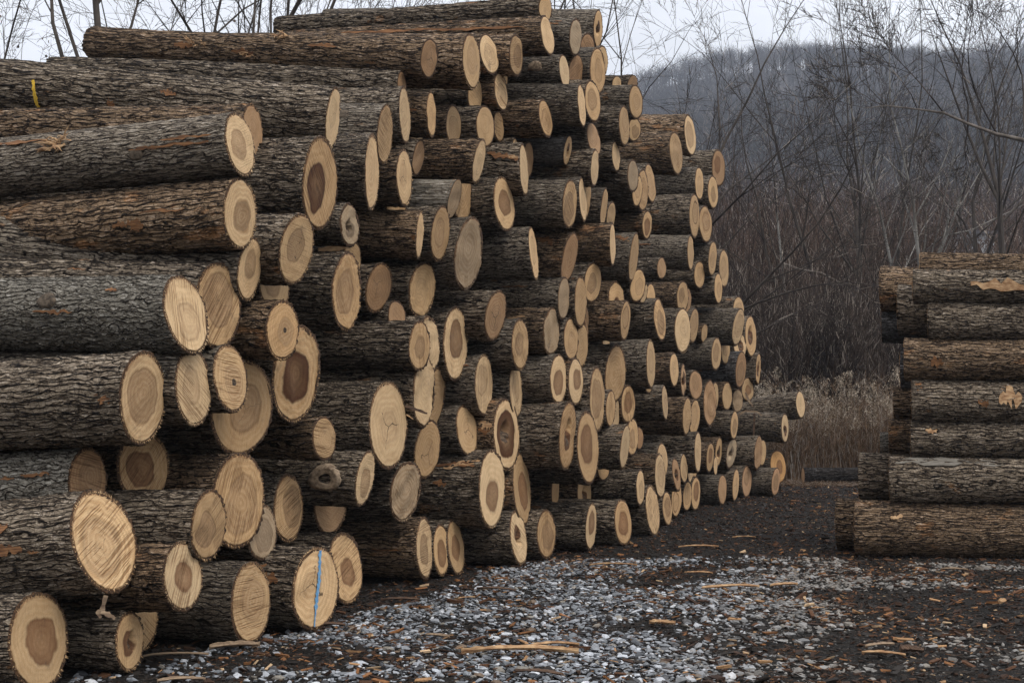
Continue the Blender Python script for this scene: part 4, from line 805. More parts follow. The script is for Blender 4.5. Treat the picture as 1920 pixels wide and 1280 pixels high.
((5.383,28.106,1.264,0.115,0.245,-0.003,0.002,0.002,0.271,-0.929,0.367,0.046),4.50,'p4','',0,'log jutting out below the farthest right one, crack in its pale end'),
((3.939,25.274,1.343,0.096,0.218,-0.002,0.014,-0.004,0.238,-0.932,0.360,0.023),3.76,'t2','',0,'small slim tan two-tone log end, next upper right of the slim foot log'),
((2.138,19.916,1.712,0.061,0.224,0.001,-0.013,0.002,0.231,-0.948,0.319,-0.007),3.77,'p1','',0,'small slim pale ringed log end, next upper left of the slim foot log'),
((2.695,21.944,1.512,0.095,0.258,-0.001,0.015,-0.004,0.274,-0.939,0.343,0.007),3.61,'t0','',0,'medium slim tan plain log end, second above the slim foot log'),
((2.946,23.004,1.487,0.113,0.254,-0.001,0.024,-0.009,0.277,-0.932,0.362,-0.004),3.55,'t1','',0,'small oval tan ringed log end, next above the slim foot log'),
((1.201,17.355,1.624,0.070,0.197,0.000,0.007,-0.003,0.209,-0.940,0.339,-0.030),3.73,'tL','',0,'small slim tan saw-lined log end, second below the broad pointed tan end'),
((1.275,17.863,1.525,0.086,0.237,-0.001,0.014,-0.004,0.252,-0.940,0.342,-0.017),3.88,'p0','',0,'medium slim pale plain log end, third below the broad pointed tan end'),
((-2.536,9.827,1.210,0.119,0.198,-0.008,-0.008,0.014,0.230,-0.919,0.395,-0.003),3.67,'t3L','',0,'log with horizontal saw lines and a brown round heart under the frost-white log'),
((-2.568,10.949,1.327,0.040,0.187,-0.005,-0.006,0.006,0.191,-0.953,0.302,0.005),3.72,'b2','',0,'medium oval brownish two-tone log end, next upper right of the horizontally sawn brown heart'),
((-1.941,10.145,0.966,0.118,0.299,-0.019,0.012,0.015,0.322,-0.936,0.350,-0.040),3.41,'t1L','',0,'log with widely spaced growth rings in a big round end, lower left'),
((-2.727,9.164,1.150,0.058,0.191,-0.009,-0.002,0.010,0.199,-0.944,0.326,-0.058),4.00,'b1L','a',0,'grey mossy-barked log at the far left with half-hidden tan end'),
((-2.456,8.617,0.819,0.104,0.275,-0.025,-0.066,0.051,0.284,-0.935,0.337,-0.114),4.00,'p1L','',0,'largest log end in the picture, pale with dark horizontal saw cuts'),
((-2.470,9.849,0.752,0.105,0.174,-0.015,-0.015,0.026,0.201,-0.918,0.393,-0.049),3.85,'t2L','',0,'medium round tan saw-lined log end, next upper left of the slant-cut brown heart'),
((-2.059,8.958,0.571,0.071,0.187,-0.022,-0.003,0.024,0.200,-0.938,0.343,-0.054),3.83,'p3L','',0,'log with light rim round a brown slanted-cut heart, lower left'),
((-1.952,9.202,0.861,0.062,0.202,-0.016,0.009,0.014,0.211,-0.945,0.327,-0.016),3.69,'t2L','',0,'medium oval tan saw-lined log end, next lower left of the big growth-ring end'),
((-2.744,8.319,0.263,0.085,0.240,-0.039,-0.019,0.047,0.253,-0.941,0.333,-0.054),4.00,'t3','',1,'corner log at the bottom left with brown ringed end cut by the frame'),
((-2.371,8.903,0.171,0.041,0.160,-0.026,-0.005,0.028,0.165,-0.950,0.312,0.000),3.43,'t4','',1,'small log with pitted brown end beside the bottom left corner log'),
((-2.500,9.705,0.180,0.047,0.179,-0.026,-0.002,0.028,0.185,-0.949,0.313,-0.037),3.64,'tL','',0,'medium oval tan saw-lined log end, next lower left of the slant-cut brown heart'),
((-1.817,9.986,0.268,0.084,0.247,-0.033,-0.001,0.035,0.261,-0.942,0.335,0.000),3.48,'t1L','',1,'bottom log with diagonal saw lines, left of the blue-striped end'),
((-1.456,10.630,0.289,0.128,0.253,-0.031,0.009,0.030,0.283,-0.927,0.375,0.000),3.48,'p5B','',1,'log with a blue painted stripe down its pale end'),
((-1.401,12.036,0.284,0.102,0.261,-0.029,-0.026,0.041,0.277,-0.939,0.345,0.000),3.49,'t3L','',1,'bottom log with orange-brown end tucked right behind the blue-striped one'),
((-1.850,10.568,0.710,0.074,0.172,-0.014,-0.007,0.019,0.187,-0.934,0.356,-0.040),3.21,'g2','',0,'medium oval greyish two-tone log end, next lower right of the big growth-ring end'),
((-1.814,11.594,0.805,0.075,0.245,-0.017,-0.002,0.018,0.256,-0.945,0.326,-0.016),3.69,'t2L','',0,'medium oval tan saw-lined log end, next right of the big growth-ring end'),
((-1.593,12.496,0.779,0.107,0.216,-0.014,-0.002,0.017,0.241,-0.928,0.373,-0.010),3.63,'b0','',0,'medium round brownish plain log end, next lower left of the eye-knot log'),
((-1.237,11.981,1.039,0.049,0.212,-0.010,0.036,0.002,0.215,-0.951,0.310,0.004),3.46,'p2','K',0,'log with a large round eye-like knot hole in its bark, lower left'),
((-1.521,11.527,1.379,0.069,0.149,-0.003,-0.008,0.007,0.164,-0.931,0.365,0.011),3.31,'tL','',0,'medium oval tan saw-lined log end, next upper left of the eye-knot log'),
((-1.093,12.584,1.476,0.133,0.340,-0.003,-0.009,0.007,0.365,-0.937,0.349,-0.009),3.25,'p5','',0,'log with big pale end split by a zigzag crack, lower centre left'),
((-0.822,13.817,1.222,0.104,0.242,-0.007,0.032,-0.007,0.262,-0.933,0.359,0.030),3.84,'t5','',0,'medium oval tan cracked log end, next lower right of the zigzag-cracked end'),
((-0.979,13.119,0.863,0.109,0.242,-0.014,0.033,-0.000,0.264,-0.931,0.365,-0.027),3.62,'g0r','',0,'log with rough cross-hatched end below the zigzag-cracked one'),
((-0.460,14.510,1.406,0.093,0.224,-0.003,-0.030,0.015,0.240,-0.935,0.354,-0.007),3.38,'t5','',0,'medium oval tan cracked log end, next left of the rot-cavity end'),
((-0.206,14.552,0.807,0.122,0.361,-0.020,0.005,0.019,0.381,-0.942,0.335,-0.013),3.36,'p3','',0,'log with long curved crack around its pale end, lower centre'),
((-0.060,15.017,1.338,0.131,0.333,-0.006,-0.012,0.011,0.358,-0.937,0.349,0.021),3.74,'p4','H',0,'log with a dark brown rotted cavity beside its heart, centre'),
((0.611,15.692,1.326,0.103,0.339,-0.006,0.023,-0.001,0.354,-0.945,0.327,-0.019),3.30,'t4L','',0,'log with stripes and a small burnt-looking heart hole, centre'),
((0.872,16.362,1.188,0.138,0.375,-0.009,-0.010,0.014,0.399,-0.939,0.343,-0.008),3.86,'t3','',0,'log with tall orange-tan end and brown oval heart, right of the striped one'),
((0.106,15.418,0.765,0.092,0.355,-0.019,-0.028,0.027,0.365,-0.949,0.314,-0.005),3.31,'t3','',0,'big slim tan dark-hearted log end, next right of the curved-crack end'),
((1.375,17.402,1.165,0.071,0.249,-0.006,0.029,-0.002,0.257,-0.946,0.323,-0.003),3.58,'p0','',0,'medium slim pale plain log end, next right of the tall orange-tan end'),
((1.554,18.425,1.264,0.089,0.213,-0.004,0.003,0.003,0.231,-0.934,0.355,-0.028),3.87,'t2','',0,'medium oval tan two-tone log end, second right of the tall orange-tan end'),
((1.680,18.861,1.234,0.065,0.124,-0.002,-0.003,0.004,0.140,-0.926,0.378,-0.009),3.31,'b0','',0,'small oval brownish plain log end, third right of the tall orange-tan end'),
((1.145,17.926,0.876,0.079,0.107,-0.004,-0.001,0.006,0.133,-0.907,0.422,0.000),3.27,'t0','',0,'small oval tan plain log end, next lower right of the tall orange-tan end'),
((1.631,18.169,0.626,0.069,0.199,-0.011,0.005,0.010,0.211,-0.941,0.338,-0.006),3.29,'p1','',0,'small slim pale ringed log end, next upper left of the half-shaded bottom end'),
((2.119,20.114,0.888,0.094,0.223,-0.008,-0.005,0.011,0.241,-0.935,0.355,-0.010),3.24,'p0','',0,'small slim pale plain log end, next left of the slim foot log'),
((2.023,19.515,0.711,0.095,0.275,-0.013,-0.006,0.015,0.291,-0.942,0.337,-0.003),3.82,'p1','',0,'medium slim pale ringed log end, next above the half-shaded bottom end'),
((1.829,18.597,0.311,0.111,0.289,-0.020,-0.025,0.031,0.308,-0.939,0.345,0.000),3.69,'p0L','',1,'bottom-row log with a diagonal half-shaded sawn end, right of centre'),
((2.192,20.189,0.225,0.086,0.206,-0.014,-0.009,0.019,0.223,-0.936,0.353,0.000),3.87,'t2','',1,'small slim tan two-tone log end, next right of the half-shaded bottom end'),
((0.524,17.345,0.641,0.052,0.214,-0.012,0.005,0.011,0.220,-0.950,0.310,-0.038),3.81,'t0','',0,'medium slim tan plain log end, next below the burnt-heart striped end'),
((0.903,17.839,0.576,0.096,0.195,-0.011,0.001,0.012,0.217,-0.928,0.372,-0.025),3.69,'t4','',0,'small oval tan rot-marked log end, next below the tall orange-tan end'),
((0.911,16.492,0.269,0.072,0.243,-0.020,0.016,0.016,0.253,-0.946,0.325,0.000),3.71,'p3','',1,'medium slim pale dark-hearted log end, next left of the round orange-tan bottom end'),
((1.340,17.293,0.255,0.115,0.234,-0.018,-0.014,0.027,0.260,-0.929,0.370,0.000),3.31,'t3','',1,'bottom-row log with round orange-tan end and darker heart, lower centre right'),
((0.412,17.107,0.319,0.068,0.179,-0.013,-0.003,0.015,0.191,-0.938,0.345,-0.031),3.79,'t0','',0,'small oval tan plain log end, next upper right of the radiating-tick end'),
((0.376,15.643,0.249,0.103,0.224,-0.019,-0.001,0.022,0.246,-0.931,0.364,0.000),3.32,'t2L','',1,'medium oval tan saw-lined log end, next right of the radiating-tick end'),
((0.067,15.054,0.265,0.083,0.250,-0.022,-0.029,0.033,0.261,-0.944,0.331,0.000),3.81,'p4L','',1,'bottom-row log with dark radiating ticks inside its pale end'),
((2.950,22.641,0.942,0.090,0.293,-0.009,0.005,0.007,0.307,-0.945,0.327,-0.010),3.68,'p0','',0,'log with slim pale end near the right foot of the pile'),
((3.359,24.202,0.810,0.090,0.218,-0.007,0.018,0.000,0.235,-0.935,0.354,0.003),3.80,'t3','',0,'small slim tan dark-hearted log end, next lower right of the slim foot log'),
((3.628,25.042,0.881,0.090,0.226,-0.006,0.019,-0.001,0.243,-0.936,0.351,-0.017),3.50,'t4','',0,'small slim tan rot-marked log end, next right of the slim foot log'),
((3.912,25.466,0.851,0.118,0.241,-0.007,0.038,-0.011,0.265,-0.928,0.373,0.002),3.22,'g4r','',0,'ragged split end with grey wood near the right foot'),
((4.646,26.942,0.794,0.117,0.284,-0.008,0.023,-0.000,0.306,-0.935,0.354,-0.009),3.87,'b0r','',0,'small slim brownish ragged log end, second upper left of the glowing orange-rimmed end'),
((4.836,27.555,0.793,0.108,0.209,-0.006,0.012,0.000,0.235,-0.925,0.379,-0.013),3.31,'t0','',0,'small oval tan plain log end, next upper left of the glowing orange-rimmed end'),
((5.267,28.239,0.498,0.195,0.242,-0.009,-0.017,0.025,0.310,-0.902,0.432,-0.001),3.78,'o3','',0,"end with a glowing orange outer ring at the pile's far right foot"),
((5.032,27.225,0.250,0.117,0.221,-0.011,0.025,-0.001,0.249,-0.924,0.382,0.000),3.36,'r2','',1,'reddish end lowest at the far right foot of the pile'),
((4.400,26.745,0.286,0.127,0.254,-0.012,0.011,0.009,0.284,-0.927,0.374,0.000),3.70,'r2','',1,'small slim reddish two-tone log end, next lower left of the glowing orange-rimmed end'),
((4.013,25.626,0.271,0.095,0.253,-0.013,0.020,0.006,0.270,-0.938,0.346,0.000),3.33,'t5','',1,'small slim tan cracked log end, second lower left of the glowing orange-rimmed end'),
((3.611,24.525,0.254,0.102,0.221,-0.012,0.004,0.011,0.243,-0.931,0.366,0.000),3.69,'b0','',1,'small slim brownish plain log end, third lower right of the slim foot log'),
((3.391,25.133,0.266,0.127,0.242,-0.013,-0.011,0.020,0.273,-0.926,0.379,0.000),3.84,'g1','',1,'small oval greyish ringed log end, second below the slim foot log'),
((2.999,23.334,0.250,0.103,0.232,-0.013,0.010,0.010,0.254,-0.932,0.362,0.000),3.79,'t3','',1,'small slim tan dark-hearted log end, third below the slim foot log'),
((2.806,22.888,0.231,0.091,0.205,-0.012,0.013,0.007,0.224,-0.932,0.362,0.000),3.78,'t1','',1,'small slim tan ringed log end, fourth below the slim foot log'),
((2.487,21.613,0.260,0.101,0.238,-0.015,0.015,0.010,0.258,-0.934,0.357,0.000),3.63,'t7','',1,'small slim tan dark-ringed log end, next upper right of the half-shaded bottom end'),
((2.421,21.021,0.659,0.078,0.217,-0.010,-0.024,0.019,0.228,-0.940,0.340,-0.019),3.84,'b4','',0,'small slim brownish rot-marked log end, third lower left of the slim foot log'),
((2.684,22.263,0.702,0.079,0.196,-0.008,-0.003,0.010,0.211,-0.936,0.351,-0.021),3.83,'t1','',0,'small slim tan ringed log end, second lower left of the slim foot log'),
((2.888,23.152,0.666,0.073,0.207,-0.008,-0.000,0.009,0.220,-0.941,0.339,0.006),3.62,'p1','',0,'small slim pale ringed log end, next lower left of the slim foot log'),
((3.015,23.654,0.665,0.080,0.191,-0.008,0.015,0.002,0.206,-0.935,0.356,0.006),3.38,'t0','',0,'small slim tan plain log end, next below the slim foot log'),
((3.530,24.758,0.643,0.053,0.142,-0.005,0.002,0.005,0.151,-0.939,0.344,-0.008),3.80,'p0','',0,'small slim pale plain log end, second lower right of the slim foot log'),
((-0.828,13.511,0.308,0.059,0.263,-0.025,-0.012,0.028,0.269,-0.953,0.304,0.000),3.83,'p2L','',1,'left log of three standing side by side at the foot, lined end'),
((-0.692,13.983,0.239,0.063,0.228,-0.022,-0.011,0.026,0.235,-0.948,0.317,0.000),3.64,'t3','',1,'middle log of three side by side at the foot, round-hearted'),
((-0.565,14.390,0.228,0.068,0.251,-0.024,-0.030,0.033,0.257,-0.949,0.315,0.000),3.82,'t3','',1,'right log of three side by side at the foot, dark-hearted'),
]
GROUP = 'logs stacked in the big pile'
info = []
for i, row in enumerate(LOGS):
    g, length, code, flags, gg, label = row
    P, U, V_, a = g[0:3], g[3:6], g[6:9], g[9:12]
    R = np.linalg.norm(U); near = min(1.0, max(.12, (R / P[1] - .008) / .022))
    info.append(make_log(P, U, V_, a, length, code, flags, label, GROUP, 100 + i, near))
def body_th(i, s, th, lift=0): return on_body(info[i][1], s, th, lift)
def find_log(start): return next(k for k, r in enumerate(LOGS) if r[5].startswith(start))

# marks and scars, each a part of its log
def curve_on(i, pts, lift=.012):
    return [on_body(info[i][1], s, t, lift) for s, t in pts], [(math.cos(t) * info[i][1]['u'] + math.sin(t) * info[i][1]['v']) / info[i][1]['R'] for s, t in pts]
k = find_log('thick left log under')
P_, N_ = curve_on(k, [(2.63 - .07 * q, 2.72 + 1.05 * q + .02 * math.sin(q * 30)) for q in np.linspace(0, 1, 26)], .008)
ribbon('paint_stroke', P_, N_, .026, M['yellow'], info[k][0], .003, .5, 3)
k = find_log('log with a blue')
gi = info[k][1]
pts = [gi['n'] * .012 + gi['v'] * q + gi['u'] * (.02 + .05 * math.sin(q * 2.2 + .5) - .04 * (q > -.2) * 0) for q in np.linspace(.97, -.99, 34)]
ribbon('paint_stripe', pts, [gi['n']] * 34, [.030 * (1.15 + .3 * math.sin(q * 4)) if q < 26 else .014 for q in range(34)], M['blue'], info[k][0], .0015, .42, 5)

def make_knot(k, s, th, rad, hole=True, seed=0, mat='knot'):
    g = info[k][1]; r = np.random.default_rng(seed)
    c = on_body(g, s, th, .004); nn = (math.cos(th) * g['u'] + math.sin(th) * g['v']) / g['R']
    e1 = g['ax'] - nn * (g['ax'] @ nn); e1 /= np.linalg.norm(e1); e2 = np.cross(nn, e1)
    m = 40; t = np.linspace(0, 2 * math.pi, m, endpoint=False)
    prof = [(1.35, -.030), (1.12, .004), (1.0, .018), (.82, .022), (.74, .014), (.62, .020), (.52, .012), (.42, .012), (.34, -.004), (.26, -.03), (.1, -.035)] if hole else [(1.3, -.02), (1.0, .010), (.8, .014), (.6, .010), (.4, .014), (.2, .010), (.05, .012)]
    VV = []
    for q, (rr, h) in enumerate(prof):
        wob = 1 + .06 * np.sin(t * 3 + q * .2) + r.uniform(-.03, .03, m)
        p = c + np.outer(np.cos(t) * rr * rad * 1.22 * wob, e1) + np.outer(np.sin(t) * rr * rad * .9 * wob, e2)
        # follow the curve of the log
        drop = (np.sin(t) * rr * rad * .9 * wob) ** 2 / (2 * g['R'])
        VV.append(p + np.outer(h * rad / .09 + r.uniform(-.001, .001, m) - drop, nn))
    n = len(prof); j = np.arange(m); jn = (j + 1) % m
    Q = np.concatenate([np.stack([q * m + j, q * m + jn, (q + 1) * m + jn, (q + 1) * m + j], 1) for q in range(n - 1)])
    VV.append(c[None] + nn * prof[-1][1]); T = np.stack([(n - 1) * m + j, (n - 1) * m + jn, np.full(m, n * m)], 1)
    mi = np.concatenate([np.full(m, 1 if hole and q >= n - 4 else 0) for q in range(n - 1)] + [np.full(m, 1 if hole else 0)])
    return add_obj('knot', mesh_from('knot', np.concatenate(VV), [Q, T], (M[mat], M['knot_in']), True, mi), info[k][0])
make_knot(find_log('log with a large round eye'), .27, 3.19, .105, True, 1)
make_knot(find_log('log near the top with a round healed'), .29, 2.79, .06, False, 2)

def splinters(k, s, th, n, spread, lng, seed, name='splinters'):
    r = np.random.default_rng(seed); g = info[k][1]; S = []
    VV = []; FF = []
    for q in range(n):
        ss, tt = s + r.normal(0, spread), th + r.normal(0, spread * 1.5)
        p = on_body(g, ss, tt, .004); nn = (math.cos(tt) * g['u'] + math.sin(tt) * g['v']) / g['R']
        d = g['ax'] * r.choice([-1, 1]) + nn * r.uniform(.05, .5) + r.normal(0, .45, 3); d /= np.linalg.norm(d)
        L = lng * r.uniform(.4, 1.2); w = L * r.uniform(.05, .13); sd = np.cross(d, nn); sd /= np.linalg.norm(sd)
        b = len(VV)
        VV += [p - sd * w, p + sd * w, p + d * L * .5 + nn * .01 + sd * w * .8, p + d * L * .5 + nn * .01 - sd * w * .7, p + d * L, p + d * L * .45 + nn * (.01 + w * .6)]
        FF += [(b, b + 1, b + 2), (b, b + 2, b + 3), (b + 3, b + 2, b + 4), (b, b + 1, b + 5), (b + 1, b + 2, b + 5), (b + 2, b + 4, b + 5), (b + 4, b + 3, b + 5), (b + 3, b, b + 5)]
    return add_obj(name, mesh_from(name, np.array(VV), np.array(FF), (M['splinter'],), False), info[k][0])
k = find_log('big left log with torn')
splinters(k, 1.38, 2.5, 34, .06, .13, 7)
def torn_patch(k, pts, wid, seed, mat='splinter'):
    P_, N_ = curve_on(k, pts, .006)
    n = len(pts); w = [wid * math.sin(math.pi * (q + .6) / (n + .2)) ** .6 for q in range(n)]
    return ribbon('torn_patch', P_, N_, w, M[mat], info[k][0], .003, .85, seed)
M['inner'] = plain('rubbed_inner_bark', (.075, .032, .014), (.25, .12, .05), 26, stretch=(.3, 3, 3))
k = find_log('big left log with torn')
for q, (s0, t0, l, w) in enumerate([(.10, 2.78, .40, .022), (.12, 2.98, .50, .020), (1.5, 2.3, .5, .03), (.45, 3.0, .3, .02)]):
    torn_patch(k, [(s0 + l * z, t0 + .02 * math.sin(z * 9)) for z in np.linspace(0, 1, 14)], w, 20 + q, 'inner')
for key, spots in {'long log forming the upper left': [(1.8, 3.2, .25, .05), (.9, 2.7, .3, .03), (2.5, 3.0, .22, .05)], 'log with a blue': [(.25, 2.6, .35, .05), (.12, 2.95, .2, .06), (.5, 3.2, .2, .03)],
                   'largest log end': [(.45, 2.7, .22, .07), (.9, 3.0, .2, .04), (.35, 3.2, .25, .05)], 'thick left log with frost': [(.06, 3.1, .12, .06)], 'log with large pale round end': [(.3, 2.9, .35, .016), (.75, 3.2, .12, .03)],
                   'log with long curved': [(.35, 3.0, .14, .05), (.05, 2.5, .45, .04)]}.items():
    k = find_log(key)
    for q, (s0, t0, l, w) in enumerate(spots):
        torn_patch(k, [(s0 + l * z, t0 + .03 * math.sin(z * 7 + q)) for z in np.linspace(0, 1, 12)], w, 40 + q, 'inner')
k = find_log('long log forming the upper left')
splinters(k, 2.45, 2.9, 14, .05, .09, 9); splinters(k, 1.55, 2.2, 16, .06, .14, 10); splinters(k, 1.9, 3.3, 12, .04, .08, 11)

# fresh tears where the bark was ripped along the log (log, from (s, angle), to (s, angle), width, kind)
for q, (k, A_, B_, w, mt) in enumerate([(188, (.40, 2.60), (.02, 2.36), .055, 'splinter'), (189, (.16, 2.78), (.01, 2.9), .07, 'splinter'), (189, (.16, 2.98), (.01, 3.08), .05, 'inner'),
        (105, (.46, 2.60), (.24, 2.43), .035, 'splinter'), (83, (.36, 2.50), (.01, 2.72), .06, 'inner'), (83, (.14, 2.58), (.01, 2.66), .035, 'splinter'), (98, (.38, 2.25), (.03, 2.62), .07, 'inner'),
        (98, (.12, 2.40), (.02, 2.55), .05, 'splinter'), (124, (.24, 2.10), (.02, 2.40), .07, 'inner'), (124, (.07, 2.3), (.01, 2.45), .05, 'splinter'), (1, (2.43, 2.46), (1.1, 2.55), .035, 'inner'),
        (1, (1.3, 2.60), (.2, 2.66), .028, 'inner'), (45, (1.92, 3.2), (1.85, 3.33), .06, 'inner'), (45, (1.46, 2.7), (1.31, 2.81), .035, 'inner'), (56, (.75, 3.16), (.62, 3.3), .07, 'inner'), (59, (.055, 3.25), (.004, 3.23), .03, 'inner')]):
    torn_patch(k, [(A_[0] + (B_[0] - A_[0]) * z, A_[1] + (B_[1] - A_[1]) * z + .02 * math.sin(z * 11 + q)) for z in np.linspace(0, 1, 16)], w, 80 + q, mt)
for k, s, th, rad in [(27, .16, 3.14, .035), (0, 1.9, 2.8, .04), (63, .9, 2.75, .05)]: make_knot(k, s, th, rad, False, 30 + k, 'scar')

# scrapes from the loader and healed branch scars, scattered over the bark that faces the yard
r = np.random.default_rng(555)
for k in range(len(info)):
    Rk = info[k][1]['R']
    if r.random() < .42:
        for _ in range(r.integers(1, 3)):
            s0, t0, l = r.uniform(.02, .9), r.uniform(2.2, 3.5), r.uniform(.06, .32)
            torn_patch(k, [(s0 + l * z, t0 + r.normal(0, .02)) for z in np.linspace(0, 1, 12)], r.uniform(.010, .026), 2000 + k, 'inner')
    if r.random() < .10 and Rk > .2 and k not in (0, 9, 27, 63): make_knot(k, r.uniform(.15, .8), r.uniform(2.4, 3.2), r.uniform(.03, .05), False, 3000 + k, 'scar')

# ------------------------------------------------------------------ the stack on the right
F_PX = 2667.0
def from_view(px, py, depth):     # a point at a given distance along +Y
    v = (640 - py) / F_PX; cp, sp = math.cos(PITCH), math.sin(PITCH)
    d = np.array([(px - 960) / F_PX, cp - v * sp, sp + v * cp]); return d / d[1] * depth + np.array([0, 0, 1.6])
STACK = [  # left end x, top, bottom, distance, material, label
    (1606, 939, 1041, 16.1, 'bark_warm', 'front bottom log of the right-hand stack, lying on the mud'),
    (1571, 937, 1027, 16.85, 'bark_warm', 'log poking out leftmost behind the bottom front log of the right stack'),
    (1670, 857, 941, 16.05, 'bark', 'log with a pale worn patch, second from the ground in the right stack'),
    (1613, 852, 935, 16.7, 'bark', 'darker log end poking out behind the pale-patched log of the right stack'),
    (1709, 789, 856, 16.1, 'bark', 'greyish log with a small knot, third from the ground in the right stack'),
    (1669, 785, 851, 16.75, 'bark_warm', 'brown log end poking out behind the small-knotted log of the right stack'),
    (1651, 812, 853, 17.3, 'bark_grey', 'smallest log tip peeping out low behind the right stack'),
    (1711, 711, 790, 16.1, 'bark', 'log with a large orange bark wound, fourth from the ground in the right stack'),
    (1677, 727, 786, 16.8, 'bark_warm', 'brown log end behind the orange-wounded log of the right stack'),
    (1732, 702, 760, 16.7, 'bark', 'thin top edge of a log above the orange-wounded one in the right stack'),
    (1697, 636, 711, 16.1, 'bark_warm', 'smoothest light brown log, middle of the right stack'),
    (1690, 655, 737, 16.9, 'bark_wet_and_shade', 'black shaded log end behind the smooth light brown log of the right stack'),  # shade behind the front log is put into this dark bark colour
    (1741, 568, 637, 16.1, 'bark', 'log set back farthest right among the front row of the right stack'),
    (1685, 536, 626, 16.75, 'bark', 'shaded rounded log end tucked under the second log from the top, right stack'),
    (1652, 500, 582, 17.4, 'bark_warm', 'log jutting out highest on the left side of the right stack'),
    (1655, 562, 640, 17.6, 'bark_wet_and_shade', 'log with shade-painted dark bark below the highest left-jutting log of the right stack'),  # this log lies in shadow; its black bark colour paints that in
    (1713, 507, 568, 16.1, 'bark', 'log with a rubbed tan stretch, second from the top of the right stack'),
    (1726, 475, 530, 16.45, 'bark_warm', 'topmost log of the right-hand stack'),
]
for q, (lx, t, b, dist, mat, lab) in enumerate(STACK):
    r = np.random.default_rng(900 + q)
    R = (b - t) / 2 / F_PX * dist * .97
    P = from_view(lx, (t + b) / 2, dist)
    yaw = r.uniform(-.01, .03); n = np.array([-math.cos(.32), math.sin(.32), 0]); up = np.array([0, 0, 1.0])
    U = np.cross(up, n); a = np.array([math.cos(yaw), math.sin(yaw), -.012 if q in (0, 2) else r.uniform(-.02, .0)])
    LOGS.append(None)
    info.append(make_log(P, U * R, up * R, a, r.uniform(4.0, 4.6), 't2', '', lab, 'logs stacked on the right', 1500 + q, .8, bark=mat))
k = len(info) - len(STACK)
g7 = info[k + 7][1]
def torn_at(k, s0, t0, l, w, seed, mat): torn_patch(k, [(s0 + l * z, t0 + .04 * math.sin(z * 5 + seed)) for z in np.linspace(0, 1, 12)], w, seed, mat)
# angle facing the camera on these logs
def cam_angle(gi): return math.atan2(-gi['v'] @ gi['n'] * 0, 1)
def facing(i, up):
    o, g = info[i]; best = None
    for t in np.linspace(0, 2 * math.pi, 90):
        w = np.array(o.matrix_world.to_3x3() @ Vector(math.cos(t) * g['u'] + math.sin(t) * g['v'])) / g['R']
        e = abs(w[2] - up) + (5 if w[1] > 0 else 0)
        if best is None or e < best[0]: best = (e, t)
    return best[1]
torn_at(k + 7, .98, facing(k + 7, .15), .26, .16, 61, 'splinter')
torn_at(k + 7, .02, facing(k + 7, .55), .10, .10, 62, 'inner'); torn_at(k + 7, .75, facing(k + 7, -.1), .12, .08, 63, 'inner')
torn_at(k + 16, .65, facing(k + 16, .1), .75, .10, 64, 'splinter')
M['pale_worn'] = plain('pale_worn_bark', (.09, .078, .062), (.20, .18, .15), 30, stretch=(.3, 2, 2))
torn_at(k + 2, .02, facing(k + 2, .80), 1.25, .11, 69, 'pale_worn')
torn_at(k + 4, .17, facing(k + 4, .45), .13, .05, 65, 'splinter')
torn_at(k + 0, .40, facing(k + 0, .5), .14, .05, 66, 'splinter')
torn_at(k + 9, .35, facing(k + 9, .6), .3, .12, 67, 'inner'); torn_at(k + 10, .3, facing(k + 10, -.2), .14, .10, 68, 'inner')

# the dark log lying on the ground beyond, between pile and stack
P = from_view(1506, 891, 31.5); P[2] = .17
make_log(P, (0, .17, 0), (0, 0, .17), (1, .05, 0), 3.2, 'b0', '', 'dark log lying alone on the ground beyond the gap, in front of the dry weeds', 'fallen logs', 1700, .3, bark='bark_black')

# ------------------------------------------------------------------ single pieces of wood and bark on the ground
def loose_piece(x, y, lng, wid, yaw, mat, label, name, cat, thick=.02, arch=.02, seed=0, zo=.03):
    r = np.random.default_rng(seed); n = 16; m = 6
    q = np.linspace(-1, 1, n)
    w = wid * .5 * (1 - np.abs(q) ** 3 * .85) * (1 + r.uniform(-.18, .18, n))
    cx = q * lng / 2; cy = wid * .35 * np.sin(q * r.uniform(1, 2.5) + r.uniform(0, 3)); cz = arch * (1 - q ** 2) + thick * .4 + zo
    t = np.linspace(0, 2 * math.pi, m, endpoint=False)
    V = np.stack([np.repeat(cx, m), (cy[:, None] + np.cos(t)[None] * w[:, None]).ravel(), (cz[:, None] + np.sin(t)[None] * thick * .5 * (1 + r.uniform(-.35, .35, (n, m)))).ravel()], 1)
    i = (np.arange(n - 1) * m)[:, None]; j = np.arange(m); jn = (j + 1) % m
    Q = np.stack([i + j, i + jn, i + m + jn, i + m + j], 2).reshape(-1, 4)
    V = np.concatenate([V, [[cx[0], cy[0], cz[0]]], [[cx[-1], cy[-1], cz[-1]]]]); e = len(V)
    T = np.concatenate([np.stack([j, jn, np.full(m, e - 2)], 1), np.stack([(n - 1) * m + j, (n - 1) * m + jn, np.full(m, e - 1)], 1)])
    o = add_obj(name, mesh_from(name, V, [Q, T], (M[mat],), False))
    o.location = (x, y, float(ground_z(np.array([x]), np.array([y]))[0])); o.rotation_euler = (0, 0, yaw)
    return tag(o, label, cat, 'loose wood on the yard floor')
def gp(px, py):    # ground point seen at a pixel
    v = (640 - py) / F_PX; cp, sp = math.cos(PITCH), math.sin(PITCH)
    d = np.array([(px - 960) / F_PX, cp - v * sp, sp + v * cp]); return d * (1.6 / -d[2])
